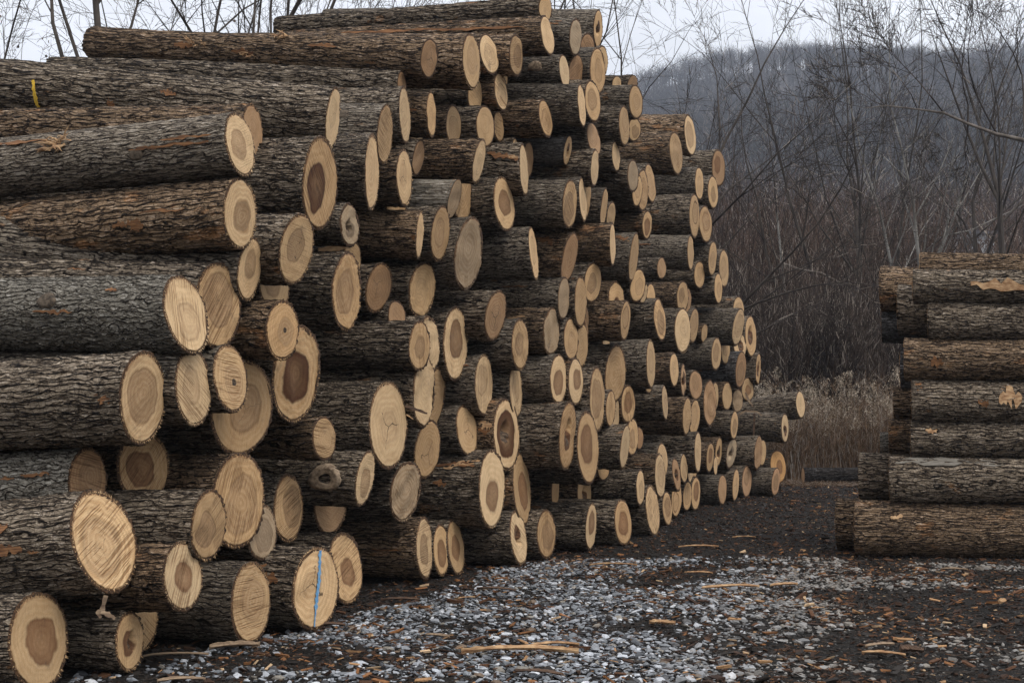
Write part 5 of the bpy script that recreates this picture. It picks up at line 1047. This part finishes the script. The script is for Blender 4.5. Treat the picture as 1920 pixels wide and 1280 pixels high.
PIECES = [(975, 1222, .78, .055, -.05, 'splinter', 'long pale split slab lying on the gravel, the longest loose piece', 'wood_slab', 'wood slab', .035),
    (1040, 1207, .34, .05, .1, 'splinter', 'short orange splinter just behind the longest slab', 'wood_splinter', 'splinter', .02),
    (1010, 1262, .32, .05, -.35, 'strip_dark', 'dark bark strip on the gravel in front of the longest slab', 'bark_strip', 'bark strip', .02),
    (820, 1192, .20, .05, -.6, 'strip', 'curled frayed bark piece on the gravel left of the longest slab', 'bark_strip', 'bark strip', .02),
    (875, 1120, .17, .02, .6, 'splinter', 'thin orange splinter tilted on the gravel near the foot triplet logs', 'wood_splinter', 'splinter', .012),
    (440, 1214, .34, .09, .45, 'strip', 'thick shaggy bark strip beside the lowest diagonal-sawn log end', 'bark_strip', 'bark strip', .035),
    (330, 1228, .42, .03, .12, 'strip', 'long thin bark strip on the mud at the bottom left', 'bark_strip', 'bark strip', .015),
    (340, 1275, .28, .06, .3, 'strip', 'bark strip at the very bottom edge, lower left', 'bark_strip', 'bark strip', .02),
    (1310, 1026, .48, .04, .12, 'splinter', 'tan splinter on the black mud near the gravel edge', 'wood_splinter', 'splinter', .02),
    (1395, 1009, .30, .03, .0, 'splinter', 'small reddish splinter on the black mud behind the tan one', 'wood_splinter', 'splinter', .015),
    (1310, 1073, .28, .05, -.3, 'splinter', 'orange splinter on the gravel just in front of the mud edge', 'wood_splinter', 'splinter', .018),
    (1242, 1168, .20, .06, -.15, 'splinter', 'pair-like pale chunk of split wood, lower centre right gravel', 'wood_chunk', 'wood chunk', .03),
    (1150, 1058, .50, .03, -.04, 'splinter', 'long straw-coloured splinter along the edge of gravel and mud', 'wood_splinter', 'splinter', .018),
    (1650, 1212, .25, .045, .45, 'strip', 'grey-brown bark strip slanting up on the dark ground, lower right', 'bark_strip', 'bark strip', .018),
    (1657, 1227, .28, .05, -.25, 'splinter', 'tan strip crossing under the slanting grey-brown strip, lower right', 'wood_splinter', 'splinter', .018),
    (1708, 1222, .14, .11, .2, 'strip_dark', 'charcoal bark chunk on the dark ground, lower right', 'bark_chunk', 'bark chunk', .04),
    (1880, 1133, .14, .07, .6, 'splinter', 'orange bark chunk near the right edge of the ground', 'bark_chunk', 'bark chunk', .03),
    (1790, 1066, .26, .035, -.4, 'strip', 'brown splinter on the gravel patch before the right stack', 'wood_splinter', 'splinter', .02),
    (1370, 1102, .55, .06, .15, 'splinter', 'tan broken strip in the middle of the right-hand gravel', 'wood_splinter', 'splinter', .025),
    (1470, 1098, .30, .06, .3, 'splinter', 'short tan piece just right of the tan broken strip', 'wood_splinter', 'splinter', .025),
    (750, 1123, .32, .05, -.05, 'strip_dark', 'dark reddish bark strip on the gravel before the pile foot, left', 'bark_strip', 'bark strip', .018),
    (930, 1106, .38, .06, -.3, 'strip_dark', 'dark bark strip on the gravel under the foot triplet logs', 'bark_strip', 'bark strip', .02),
    (620, 1172, .22, .05, .0, 'strip_dark', 'flat brown bark strip at the foot of the blue-striped log', 'bark_strip', 'bark strip', .02)]
for q, (px, py, l, w, yaw, mat, lab, nm, cat, th) in enumerate(PIECES):
    p = gp(px, py); loose_piece(p[0], p[1], l, w, yaw, mat, lab, nm, cat, th, l * .03, 300 + q)

# shreds of bark caught between logs
def hanging(pts, dist, wid, mat, label, seed):
    P_ = [from_view(px, py, dist) for px, py in pts]; o0 = P_[0].copy()
    Pp = []
    for z in np.linspace(0, len(P_) - 1, 10): i = min(int(z), len(P_) - 2); Pp.append(P_[i] + (P_[i + 1] - P_[i]) * (z - i) - o0)
    o = ribbon('bark_shred', Pp, [np.array([.15, -.95, .25])] * 10, [wid * (1 - .75 * abs(q / 9 - .4)) for q in range(10)], M[mat], None, .007, .35, seed)
    o.location = o0; tag(o, label, 'bark shred', 'shreds of bark caught between the logs')
hanging([(199, 1116), (192, 1143), (183, 1148), (189, 1158)], 8.35, .030, 'strip', 'curled brown bark shred dangling under the largest log end', 401)
hanging([(190, 1146), (205, 1152), (216, 1159)], 8.32, .028, 'strip', 'short frayed shred beside the dangling curl, lower left', 402)
hanging([(760, 762), (780, 768), (801, 775)], 12.7, .028, 'strip_dark', 'dark pointed splinter sticking across the pale hanging tongue', 403)
hanging([(762, 777), (775, 786)], 12.7, .014, 'splinter', 'thin pale sliver just below the dark pointed splinter', 404)
hanging([(597, 470), (630, 466), (657, 463)], 12.2, .055, 'splinter', 'flat pale wood slab wedged above the ragged split log', 405)
hanging([(1398, 735), (1404, 752), (1412, 762)], 26.6, .04, 'strip', 'small brown leaf cluster caught on the farthest jutting log', 406)
hanging([(1380, 780), (1398, 770), (1420, 772), (1428, 779)], 26.6, .035, 'strip', 'withered brown vine scrap lying over the second jutting log', 407)
hanging([(1415, 775), (1412, 840), (1420, 880)], 27.4, .05, 'strip_dark', 'ragged dark bark hanging at the far right foot of the pile', 408)

# ------------------------------------------------------------------ bare trees
def bark_plain(name, c1, c2, s, island=None):
    return plain(name, c1, c2, s, rough=.9, spec=.1, stretch=(1, 1, .3), bump=.0, island=island)
M['twig'] = bark_plain('dark_twig_bark', (.030, .024, .021), (.085, .070, .060), 3, .05)
M['trunk_dark'] = bark_plain('dark_trunk_bark', (.028, .023, .020), (.080, .066, .055), 5)
M['trunk_pale'] = bark_plain('pale_mottled_trunk_bark', (.07, .062, .052), (.25, .235, .21), 2.2)
M['limb'] = bark_plain('grey_brown_limb_bark', (.07, .058, .048), (.20, .17, .145), 3)
M['brush'] = bark_plain('bare_brush_stems', (.020, .0145, .012), (.095, .070, .056), .9, .10)
M['brush_red'] = bark_plain('reddish_brush_stems', (.034, .021, .015), (.115, .074, .053), .9, .06)
M['far_wood'] = bark_plain('far_bare_wood', (.022, .021, .021), (.060, .054, .052), .05, .04)
M['weed'] = bark_plain('dry_weed_stems', (.075, .046, .028), (.22, .14, .085), 5, .15)
M['plume'] = bark_plain('dry_seed_plumes', (.22, .17, .12), (.50, .42, .32), 6)
M['leaf_dead'] = bark_plain('clinging_dead_leaves', (.03, .02, .015), (.14, .075, .04), 6)

def grow(p, d, length, rad, depth, r, out, up=.25, spread=.55, n_kids=(2, 5), seg=5, curl=.17, minr=.006, taper=.62):
    """one limb as bent segments, with its own side limbs"""
    p = np.array(p, float); d = np.array(d, float); d /= np.linalg.norm(d)
    pts = [p]; r0_ = rad; L = length / seg
    rads = [rad * (1 - (1 - taper * .45) * (i / seg)) for i in range(seg + 1)]
    for i in range(seg):
        d = d + r.normal(0, curl, 3) + np.array([0, 0, up * .18]); d /= np.linalg.norm(d)
        q = pts[-1] + d * L; out.append((*pts[-1], *q, rads[i], rads[i + 1], depth)); pts.append(q)
        if depth > 0 and i >= (1 if depth < 3 else 2):
            for _ in range(r.integers(*n_kids) // 2 + (r.random() < .5)):
                t = r.random(); s = pts[-2] * (1 - t) + q * t
                ax = r.normal(0, 1, 3); ax -= d * (ax @ d); ax /= np.linalg.norm(ax)
                ang = abs(r.normal(spread, .18)); nd = d * math.cos(ang) + ax * math.sin(ang) + np.array([0, 0, up * .4])
                grow(s, nd, length * r.uniform(.38, .68) * (1 - .35 * i / seg), max(minr, rads[i] * r.uniform(.40, .6)), depth - 1, r, out, up, spread, n_kids, max(3, seg - 1), curl * 1.15, minr, taper)
    if depth > 0:
        grow(pts[-1], d, length * .5, max(minr, rads[-1]), depth - 1, r, out, up, spread, n_kids, max(3, seg - 1), curl, minr, taper)

def make_tree(x, y, stems, label, group='bare trees behind the logs', trunk_mat='trunk_dark', seed=0, leaves=0, name='bare_tree', z0=-.1):
    r = np.random.default_rng(seed)
    root = bpy.data.objects.new(name, None); COL.objects.link(root); root.location = (x, y, z0); tag(root, label, 'tree', group)
    seg = []
    for (dx, dz, L, rad, depth, kw) in stems:
        grow((r.normal(0, .12), r.normal(0, .12), 0), (dx[0], dx[1], dz), L, rad, depth, r, seg, **kw)
    S = np.array(seg); mx = S[:, 8].max()
    tr = S[:, 8] >= mx - (1 if mx > 1 else 0)
    V, Q = tubes(S[tr][:, :8], 7); add_obj('trunk', mesh_from('trunk', V, Q, (M[trunk_mat],)), root)
    V, Q = tubes(S[~tr][:, :8], 3); add_obj('crown', mesh_from('crown', V, Q, (M['twig'],)), root)
    if leaves:
        low = S[(S[:, 8] == 0)]; pick = low[r.integers(0, len(low), leaves)]
        c = pick[:, 3:6]; VV = []; 
        for p in c:
            d = r.normal(0, 1, 3); d /= np.linalg.norm(d); e = np.cross(d, r.normal(0, 1, 3)); e /= np.linalg.norm(e)
            L, w = r.uniform(.05, .10), r.uniform(.025, .045); q = p + np.array([0, 0, -.03])
            VV += [q, q + d * L * .5 + e * w, q + d * L, q + d * L * .5 - e * w]
        n = np.arange(leaves) * 4
        add_obj('dead_leaves', mesh_from('dead_leaves', np.array(VV), np.stack([n, n + 1, n + 2, n + 3], 1), (M['leaf_dead'],)), root)
    return root
K = dict(up=.25, spread=.5)
def base_at(px, dist): return ((px - 960) / F_PX * dist, dist)
# left, behind the pile
bx, by = base_at(60, 30); make_tree(bx, by, [((-.05, 0), 1, 8.6, .08, 4, dict(up=.15, spread=.6, n_kids=(3, 5))), ((.22, 0), 1, 8.2, .07, 4, dict(up=.1, spread=.6, n_kids=(3, 5)))], 'thin twiggy tree with few dead leaves at the far left above the pile', seed=2, leaves=90)
bx, by = base_at(180, 26); make_tree(bx, by, [((.015, 0), 1, 12.5, .13, 4, dict(up=.4, spread=.45, curl=.12)), ], 'straight dark trunk rising behind the ragged upper left log', seed=3)
bx, by = base_at(215, 28); make_tree(bx, by, [((.22, 0), 1, 10.5, .12, 4, dict(up=-.05, spread=.6, n_kids=(3, 5), curl=.10)), ((.05, 0), 1, 10, .10, 4, dict(up=.1, spread=.6, n_kids=(3, 5), curl=.13)), ((.36, 0), 1, 11, .12, 4, dict(up=-.05, spread=.6, n_kids=(3, 5), curl=.12))], 'many-stemmed dark tree leaning right behind the upper left logs', seed=4)
bx, by = base_at(400, 30); make_tree(bx, by, [((.45, 0), 1, 10.5, .11, 4, dict(up=-.1, spread=.5, curl=.13)), ((-.1, 0), 1, 10, .08, 4, dict(up=.1, spread=.5, curl=.08)), ((.25, 0), 1, 10.5, .10, 4, dict(up=-.1, spread=.5, curl=.08))], 'bare tree with long arching branches left of the topmost log', seed=5)
bx, by = base_at(560, 40); make_tree(bx, by, [((.05, 0), 1, 12, .09, 4, dict(up=.12, spread=.6)), ((.3, 0), 1, 12, .08, 4, dict(up=.12, spread=.6))], 'faint thin-stemmed tree behind the left tip of the topmost log', seed=6)
# right of the pile's crown
bx, by = base_at(1150, 38); make_tree(bx, by, [((.02, 0), 1, 12.2, .12, 3, dict(up=.35, spread=.4, curl=.12, n_kids=(3, 5))), ((.08, 0), 1, 11.5, .08, 3, dict(up=.35, spread=.4, curl=.12, n_kids=(3, 5)))], 'upright bare tree rising just right of the pile crown', seed=7)
bx, by = base_at(1120, 30); make_tree(bx, by, [((.38, 0), 1, 8.0, .10, 4, dict(up=-.15, spread=.45, curl=.08)), ((.6, 0), 1, 6.5, .08, 4, dict(up=-.1, spread=.5, curl=.09))], 'bare tree with branches arching right over the stepped edge of the pile', seed=8)
# trees of the thicket on the right
bx, by = base_at(1565, 42); make_tree(bx, by, [((-.30, 0), 1, 8.5, .10, 4, dict(up=.10, spread=.55, curl=.12)), ((-.16, .1), 1, 9.5, .10, 4, dict(up=.12, spread=.55, curl=.12)), ((-.02, 0), 1, 10, .10, 4, dict(up=.12, spread=.55, curl=.12)), ((-.42, 0), 1, 7, .08, 4, dict(up=.12, spread=.55, curl=.13))], 'fan-shaped bare tree nearest the pile, stems spreading left', seed=12)
bx, by = base_at(1700, 44); make_tree(bx, by, [((-.03, 0), 1, 10.5, .10, 4, dict(up=.12, spread=.62, curl=.09)), ((-.12, 0), 1, 10, .085, 4, dict(up=.12, spread=.62, curl=.10)), ((.10, 0), 1, 10, .075, 4, dict(up=.12, spread=.62, curl=.12))], 'tallest bare tree in the thicket, with pale mottled trunks', trunk_mat='trunk_pale', seed=13)
bx, by = base_at(1635, 50); make_tree(bx, by, [((-.12, 0), 1, 11.5, .12, 4, dict(up=.15, spread=.58, curl=.10)), ((.05, 0), 1, 12, .10, 4, dict(up=.15, spread=.58, curl=.10))], 'dark slender tree between the fan-shaped and the pale-trunked tree', seed=14)
bx, by = base_at(1800, 48); make_tree(bx, by, [((.02, 0), 1, 11, .13, 4, dict(up=.12, spread=.6, curl=.13)), ((-.14, 0), 1, 10.5, .10, 4, dict(up=.12, spread=.6, curl=.13))], 'dark bare tree just right of the pale-trunked tree', seed=15)
bx, by = base_at(1905, 40); make_tree(bx, by, [((-.02, 0), 1, 10, .17, 4, dict(up=.1, spread=.62, curl=.10)), ((-.15, 0), 1, 9, .10, 4, dict(up=.1, spread=.62, curl=.08))], 'thick dark trunk at the right edge of the picture', seed=16)
bx, by = base_at(1460, 46); make_tree(bx, by, [((-.10, 0), 1, 5.6, .05, 3, dict(up=.15, spread=.58, curl=.13)), ((.1, 0), 1, 5.4, .05, 3, dict(up=.15, spread=.58, curl=.13))], 'low bare sapling standing between the pile and the fan-shaped tree', seed=17)
bx, by = base_at(2010, 52); make_tree(bx, by, [((-.25, 0), 1, 12, .12, 4, dict(up=.1, spread=.6, curl=.13))], 'leaning dark tree beyond the thick trunk at the right edge', seed=18)
# long pale limb reaching in from a tree standing off to the right
r_ = np.random.default_rng(70); seg = []
path = [from_view(px, py, 27 + .0 * k) for k, (px, py) in enumerate([(2300, 420), (2120, 330), (2010, 285), (1925, 264), (1870, 252), (1815, 232), (1770, 212), (1720, 205), (1660, 198), (1625, 203)])]
rad_ = [.20, .10, .055, .042, .035, .029, .024, .018, .013, .008]
root = bpy.data.objects.new('bare_tree', None); COL.objects.link(root); root.location = (path[0][0], 27, 0)
tag(root, 'tree off the right edge, seen by its long pale limb reaching left', 'tree', 'bare trees behind the logs')
p0 = np.array(root.location)
S = [(*(np.array([path[0][0], 27, -.1]) - p0), *(path[0] - p0), .26, .20)]
for q in range(len(path) - 1): S.append((*(path[q] - p0), *(path[q + 1] - p0), rad_[q], rad_[q + 1]))
S.append((*(path[0] - p0), *(path[0] - p0 + np.array([.3, .2, 4.0])), .20, .10))
V, Q = tubes(np.array(S), 8); add_obj('trunk', mesh_from('trunk', V, Q, (M['limb'],)), root)
for (q, dx, dz, L) in [(8, -1, .5, 1.1), (7, -.6, .9, 1.6), (6, -.5, .95, 2.0), (6, -.8, -.4, .9), (5, -.2, 1, 1.8), (5, .1, -.8, .9), (4, -.5, .8, 2.2), (9, -1, .25, 1.0), (3, -.3, .9, 2.4), (8, -.7, .9, 1.7)]:
    grow(path[q] - p0, (dx, r_.normal(0, .3), dz), L, rad_[q] * .65, 3, r_, seg, up=.1, spread=.5, curl=.16)
V, Q = tubes(np.array(seg)[:, :8], 4); add_obj('crown', mesh_from('crown', V, Q, (M['twig'],)), root)
# bleached snag
bx, by = base_at(1486, 47); o = make_tree(bx, by, [((.0, 0), 1, 8.3, .10, 1, dict(up=.3, spread=.9, curl=.02, n_kids=(1, 2)))], 'bleached dead pole standing in the thicket right of the pile', trunk_mat='trunk_pale', seed=19, name='dead_snag')
# pale fallen limb caught in the brush
path = [from_view(px, py, 38) for px, py in [(1462, 492), (1500, 505), (1540, 512), (1575, 530), (1612, 536)]]
S = [(*path[q], *path[q + 1], .035 - .004 * q, .032 - .004 * q) for q in range(4)]
V, Q = tubes(np.array(S), 6); o = add_obj('dead_limb', mesh_from('dead_limb', V, Q, (M['limb'],)))
tag(o, 'grey broken limb caught high in the brush right of the pile', 'branch')

# ------------------------------------------------------------------ thicket of brush, weeds, grass
def variants(n, fn): return [np.array(fn(np.random.default_rng(500 + k))) for k in range(n)]
def brush_fn(r):
    out = []
    for _ in range(4):
        grow((r.normal(0, .15), r.normal(0, .15), 0), (r.normal(0, .18), r.normal(0, .18), 1), r.uniform(2.0, 3.0), .018, 2, r, out, up=.45, spread=.42, n_kids=(2, 5), seg=4, curl=.12, minr=.008)
    return [o[:8] for o in out]
VAR = variants(8, brush_fn)
def place(var, xs, ys, zs, hs, seed):
    r = np.random.default_rng(seed); res = []
    for x, y, z, h in zip(xs, ys, zs, hs):
        S = var[r.integers(len(var))].copy(); c, s = math.cos(t := r.uniform(0, 6.28)), math.sin(t)
        for o in (0, 3):
            X, Y = S[:, o].copy(), S[:, o + 1].copy(); S[:, o] = (X * c - Y * s) * h + x; S[:, o + 1] = (X * s + Y * c) * h + y; S[:, o + 2] = S[:, o + 2] * h + z
        S[:, 6:8] *= h ** .5; res.append(S)
    return np.concatenate(res)
r = np.random.default_rng(80)
def gap_view(xs, ys, hs, keep=.12):      # brush is thin where the low building shows through
    px = xs / ys * F_PX + 960; k = (np.abs(px - 1812) > 48) | (r.random(len(xs)) < keep); return xs[k], ys[k], hs[k]
def terr(x, y): return np.interp(y, [0, 60, 120, 200, 420, 640, 900], [0, 0, 3, 14, 90, 1, 1])
n = 1500
ys = 37 + 30 * r.random(n) ** 1.2; xs = (r.uniform(1240, 2050, n) - 960) / F_PX * ys
hs = r.uniform(.75, 1.15, n) * np.interp((xs / ys) * F_PX + 960, [1240, 1400, 1500, 1700, 1950], [1.3, 1.2, 1.25, 1.2, 1.2])
xs, ys, hs = gap_view(xs, ys, hs, .35); S = place(VAR, xs, ys, np.full(len(xs), -.1), hs, 81)
V, Q = tubes(S, 3); o = add_obj('thicket', mesh_from('thicket', V, Q, (M['brush'],)))
tag(o, 'dense leafless brown brush filling the ground behind the yard', 'brush', kind='stuff')
n = 600
ys = 52 + 38 * r.random(n); xs = (r.uniform(1200, 2100, n) - 960) / F_PX * ys
xs, ys, hs = gap_view(xs, ys, r.uniform(1.4, 2.9, n)); S = place(VAR, xs, ys, np.full(len(xs), -.1), hs, 83)
V, Q = tubes(S, 3); o = add_obj('red_thicket', mesh_from('red_thicket', V, Q, (M['brush_red'],)))
tag(o, 'reddish brown saplings rising behind the dense brush', 'brush', kind='stuff')
# brush glimpsed over and past the left side
# dry plumed weeds
def weed_fn(r):
    out = []; h = r.uniform(.9, 1.5); p = np.zeros(3); d = np.array([r.normal(0, .08), r.normal(0, .08), 1])
    for i in range(4):
        q = p + d * h / 4; out.append((*p, *q, .006 - .001 * i, .005 - .001 * i)); p = q; d = d + r.normal(0, .08, 3)
        if i > 0:
            for _ in range(3):
                e = np.array([r.normal(0, .6), r.normal(0, .6), .8]); out.append((*p, *(p + e * .14), .003, .002))
    return out
WV = variants(8, weed_fn)
n = 2000
ys = 32.6 + 5.5 * r.random(n) ** 1.3; xs = (r.uniform(1390, 1760, n) - 960) / F_PX * ys
hs = r.uniform(.85, 1.6, n)
S = place(WV, xs, ys, np.full(n, -.05), hs, 85)
V, Q = tubes(S, 3); o = add_obj('dry_weeds', mesh_from('dry_weeds', V, Q, (M['weed'],)))
tag(o, 'tall dry brown weeds standing between the pile and the right stack', 'weeds', kind='stuff')
m_ = 300; k_ = r.integers(0, n, m_)
top = np.stack([xs[k_], ys[k_], 1.22 * hs[k_] * r.uniform(.95, 1.25, m_)], 1)
cnt = 110
q = r.random((m_, cnt)); lean = r.normal(0, .25, (m_, 1, 2)); sz = r.uniform(.6, 1.3, (m_, 1))
wid = .075 * np.sin(np.pi * np.clip(q, .05, .98)) ** .7 * sz
d = np.stack([lean[..., 0] * q ** 2 * .5 + r.normal(0, 1, (m_, cnt)) * wid, lean[..., 1] * q ** 2 * .5 + r.normal(0, 1, (m_, cnt)) * wid, (q - .35) * .42 * sz], 2); c = top[:, None] + d
e = r.normal(0, 1, (m_, cnt, 3)) * .015; f = r.normal(0, 1, (m_, cnt, 3)) * .015
V = np.stack([c, c + e, c + f], 2).reshape(-1, 3)
o = add_obj('seed_plumes', mesh_from('seed_plumes', V, np.arange(len(V)).reshape(-1, 3), (M['plume'],)))
tag(o, 'pale fluffy seed heads on the tall dry weeds', 'seed heads', kind='stuff')
# matted dead grass at the foot of the weeds
n = 2600; ys = 30.5 + 3.5 * r.random(n); xs = (1540 + 45 * r.normal(0, 1, n) - 960) / F_PX * ys
d = r.normal(0, 1, (n, 3)) * np.array([.14, .14, .03]) + np.array([0, 0, .05]); p = np.stack([xs, ys, np.full(n, -.01)], 1)
S = np.concatenate([p, p + d, np.full((n, 1), .004), np.full((n, 1), .002)], 1)
V, Q = tubes(S, 3); o = add_obj('dead_grass', mesh_from('dead_grass', V, Q, (M['weed'],)))
tag(o, 'matted pale dead grass at the foot of the dry weeds', 'grass', kind='stuff')

# ------------------------------------------------------------------ wooded hill
def hill_z(x, y):
    ridge = np.interp(x / np.maximum(y, 1) * 650, [-260, -60, 58, 88, 120, 170, 240, 400], [100, 120, 145, 151, 156, 161, 163, 168])
    t = np.clip((y - 110) / 540, 0, 1)
    base = ridge * (t ** 1.15) * (1 + .03 * np.sin(x / 31.0 + y / 57.0) * t)
    back = np.clip((y - 650) / 300, 0, 1)
    return base * (1 - .5 * back) + fbm(x, y, .02, 91, 3) * 4 * t - .5
hx = np.linspace(-420, 560, 150); hy = np.concatenate([np.linspace(95, 700, 110), np.linspace(720, 1000, 12)])
HX, HY = np.meshgrid(hx, hy); HZ = hill_z(HX, HY)
a_, b_ = HX.shape; ii = (np.arange(a_ - 1)[:, None] * b_ + np.arange(b_ - 1)[None]).ravel()
th_ = NT('leaf_littered_hillside'); hc_ = th_.coord()
th_.base(th_.mix(th_.sstep(th_.noise(hc_, .03, 5, .6), .35, .65), (.030, .027, .026), (.062, .052, .047)), .95, .1)
o = add_obj('hill', mesh_from('hill', np.stack([HX.ravel(), HY.ravel(), HZ.ravel()], 1), np.stack([ii, ii + 1, ii + b_ + 1, ii + b_], 1), (th_.m,)))
tag(o, kind='structure')
def far_fn(r):
    out = [(0, 0, 0, 0, 0, 7, .18, .12)]
    for _ in range(26):
        z = r.uniform(3.5, 8); a = r.uniform(0, 6.28); L = r.uniform(2.0, 4.5); t = r.uniform(.35, 1.0)
        p = np.array([0, 0, z]); q = p + np.array([math.cos(a) * math.sin(t), math.sin(a) * math.sin(t), math.cos(t)]) * L
        out.append((*p, *q, .07, .03))
        for _ in range(2):
            w = q + np.array([r.normal(0, .8), r.normal(0, .8), abs(r.normal(.8, .5))]); out.append((*q, *w, .03, .012))
    return out
FV = variants(8, far_fn)
n = 3000
ys = 200 + 450 * r.random(n) ** .7; xs = (r.uniform(1080, 2080, n) - 960) / F_PX * ys
ridge_n = 420; ys[:ridge_n] = r.uniform(625, 655, ridge_n); xs[:ridge_n] = (r.uniform(1080, 2080, ridge_n) - 960) / F_PX * 645
S = place(FV, xs, ys, hill_z(xs, ys) - .3, r.uniform(.8, 1.35, n), 95)
V, Q = tubes(S, 3); o = add_obj('hillside_wood', mesh_from('hillside_wood', V, Q, (M['far_wood'],)))
tag(o, 'leafless wood covering the far hill and its ridge', 'wood', kind='stuff')
# scrub on the flat between thicket and hill
n = 700; ys = 95 + 110 * r.random(n); xs = (r.uniform(1150, 2080, n) - 960) / F_PX * ys
xs, ys, hs = gap_view(xs, ys, r.uniform(.8, 1.6, n)); S = place(FV, xs, ys, hill_z(xs, ys) * (ys > 110) - .3, hs, 97)
V, Q = tubes(S, 3); o = add_obj('valley_scrub', mesh_from('valley_scrub', V, Q, (M['brush_red'],)))
tag(o, 'low rusty brown scrub on the flat below the hill', 'scrub', kind='stuff')

# small pale shed far behind the thicket
def box(bm_v, bm_f, x0, x1, y0, y1, z0, z1):
    b = len(bm_v); bm_v += [(x, y, z) for x in (x0, x1) for y in (y0, y1) for z in (z0, z1)]
    bm_f += [tuple(b + k for k in f) for f in ((0, 1, 3, 2), (4, 6, 7, 5), (0, 4, 5, 1), (2, 3, 7, 6), (0, 2, 6, 4), (1, 5, 7, 3))]
root = bpy.data.objects.new('shed', None); COL.objects.link(root)
p = from_view(1815, 452, 120); root.location = (p[0], 120, 0)
zb = p[2] - .5
tag(root, 'low pale building half hidden behind the trees at right', 'building')
v, f = [], []; box(v, f, -2.2, 2.2, 0, 5, -1, zb + 1.1)
add_obj('wall', mesh_from('wall', np.array(v), np.array(f), (plain('pale_siding', (.24, .24, .245), (.38, .38, .38), 3),), False), root)
v, f = [], []; box(v, f, -2.5, 2.5, -.3, 5.3, zb + 1.103, zb + 1.35)
add_obj('roof', mesh_from('roof', np.array(v), np.array(f), (plain('grey_roofing', (.10, .10, .11), (.15, .15, .16), 3),), False), root)
v, f = [], []; box(v, f, -.9, .3, -.03, .02, zb - .2, zb + .7)
add_obj('window', mesh_from('window', np.array(v), np.array(f), (plain('dark_glass', (.02, .02, .025), (.04, .04, .045), 3, rough=.2),), False), root)

# ------------------------------------------------------------------ haze: damp air between the yard and the hill
hv, hf = [], []; box(hv, hf, -440, 580, -270, 1020, -1.8, 215)
hm = bpy.data.materials.new('damp_air'); hm.use_nodes = True; hn = hm.node_tree.nodes; hn.clear()
ho = hn.new('ShaderNodeOutputMaterial'); hp = hn.new('ShaderNodeVolumePrincipled')
hp.inputs['Color'].default_value = (.80, .87, 1.0, 1); hp.inputs['Density'].default_value = .00042; hp.inputs['Anisotropy'].default_value = .2
hm.node_tree.links.new(hp.outputs[0], ho.inputs['Volume'])
o = add_obj('haze', mesh_from('haze', np.array(hv, float), np.array(hf), (hm,), False)); tag(o, kind='stuff')
for m_ in bpy.data.materials: m_.use_backface_culling = False
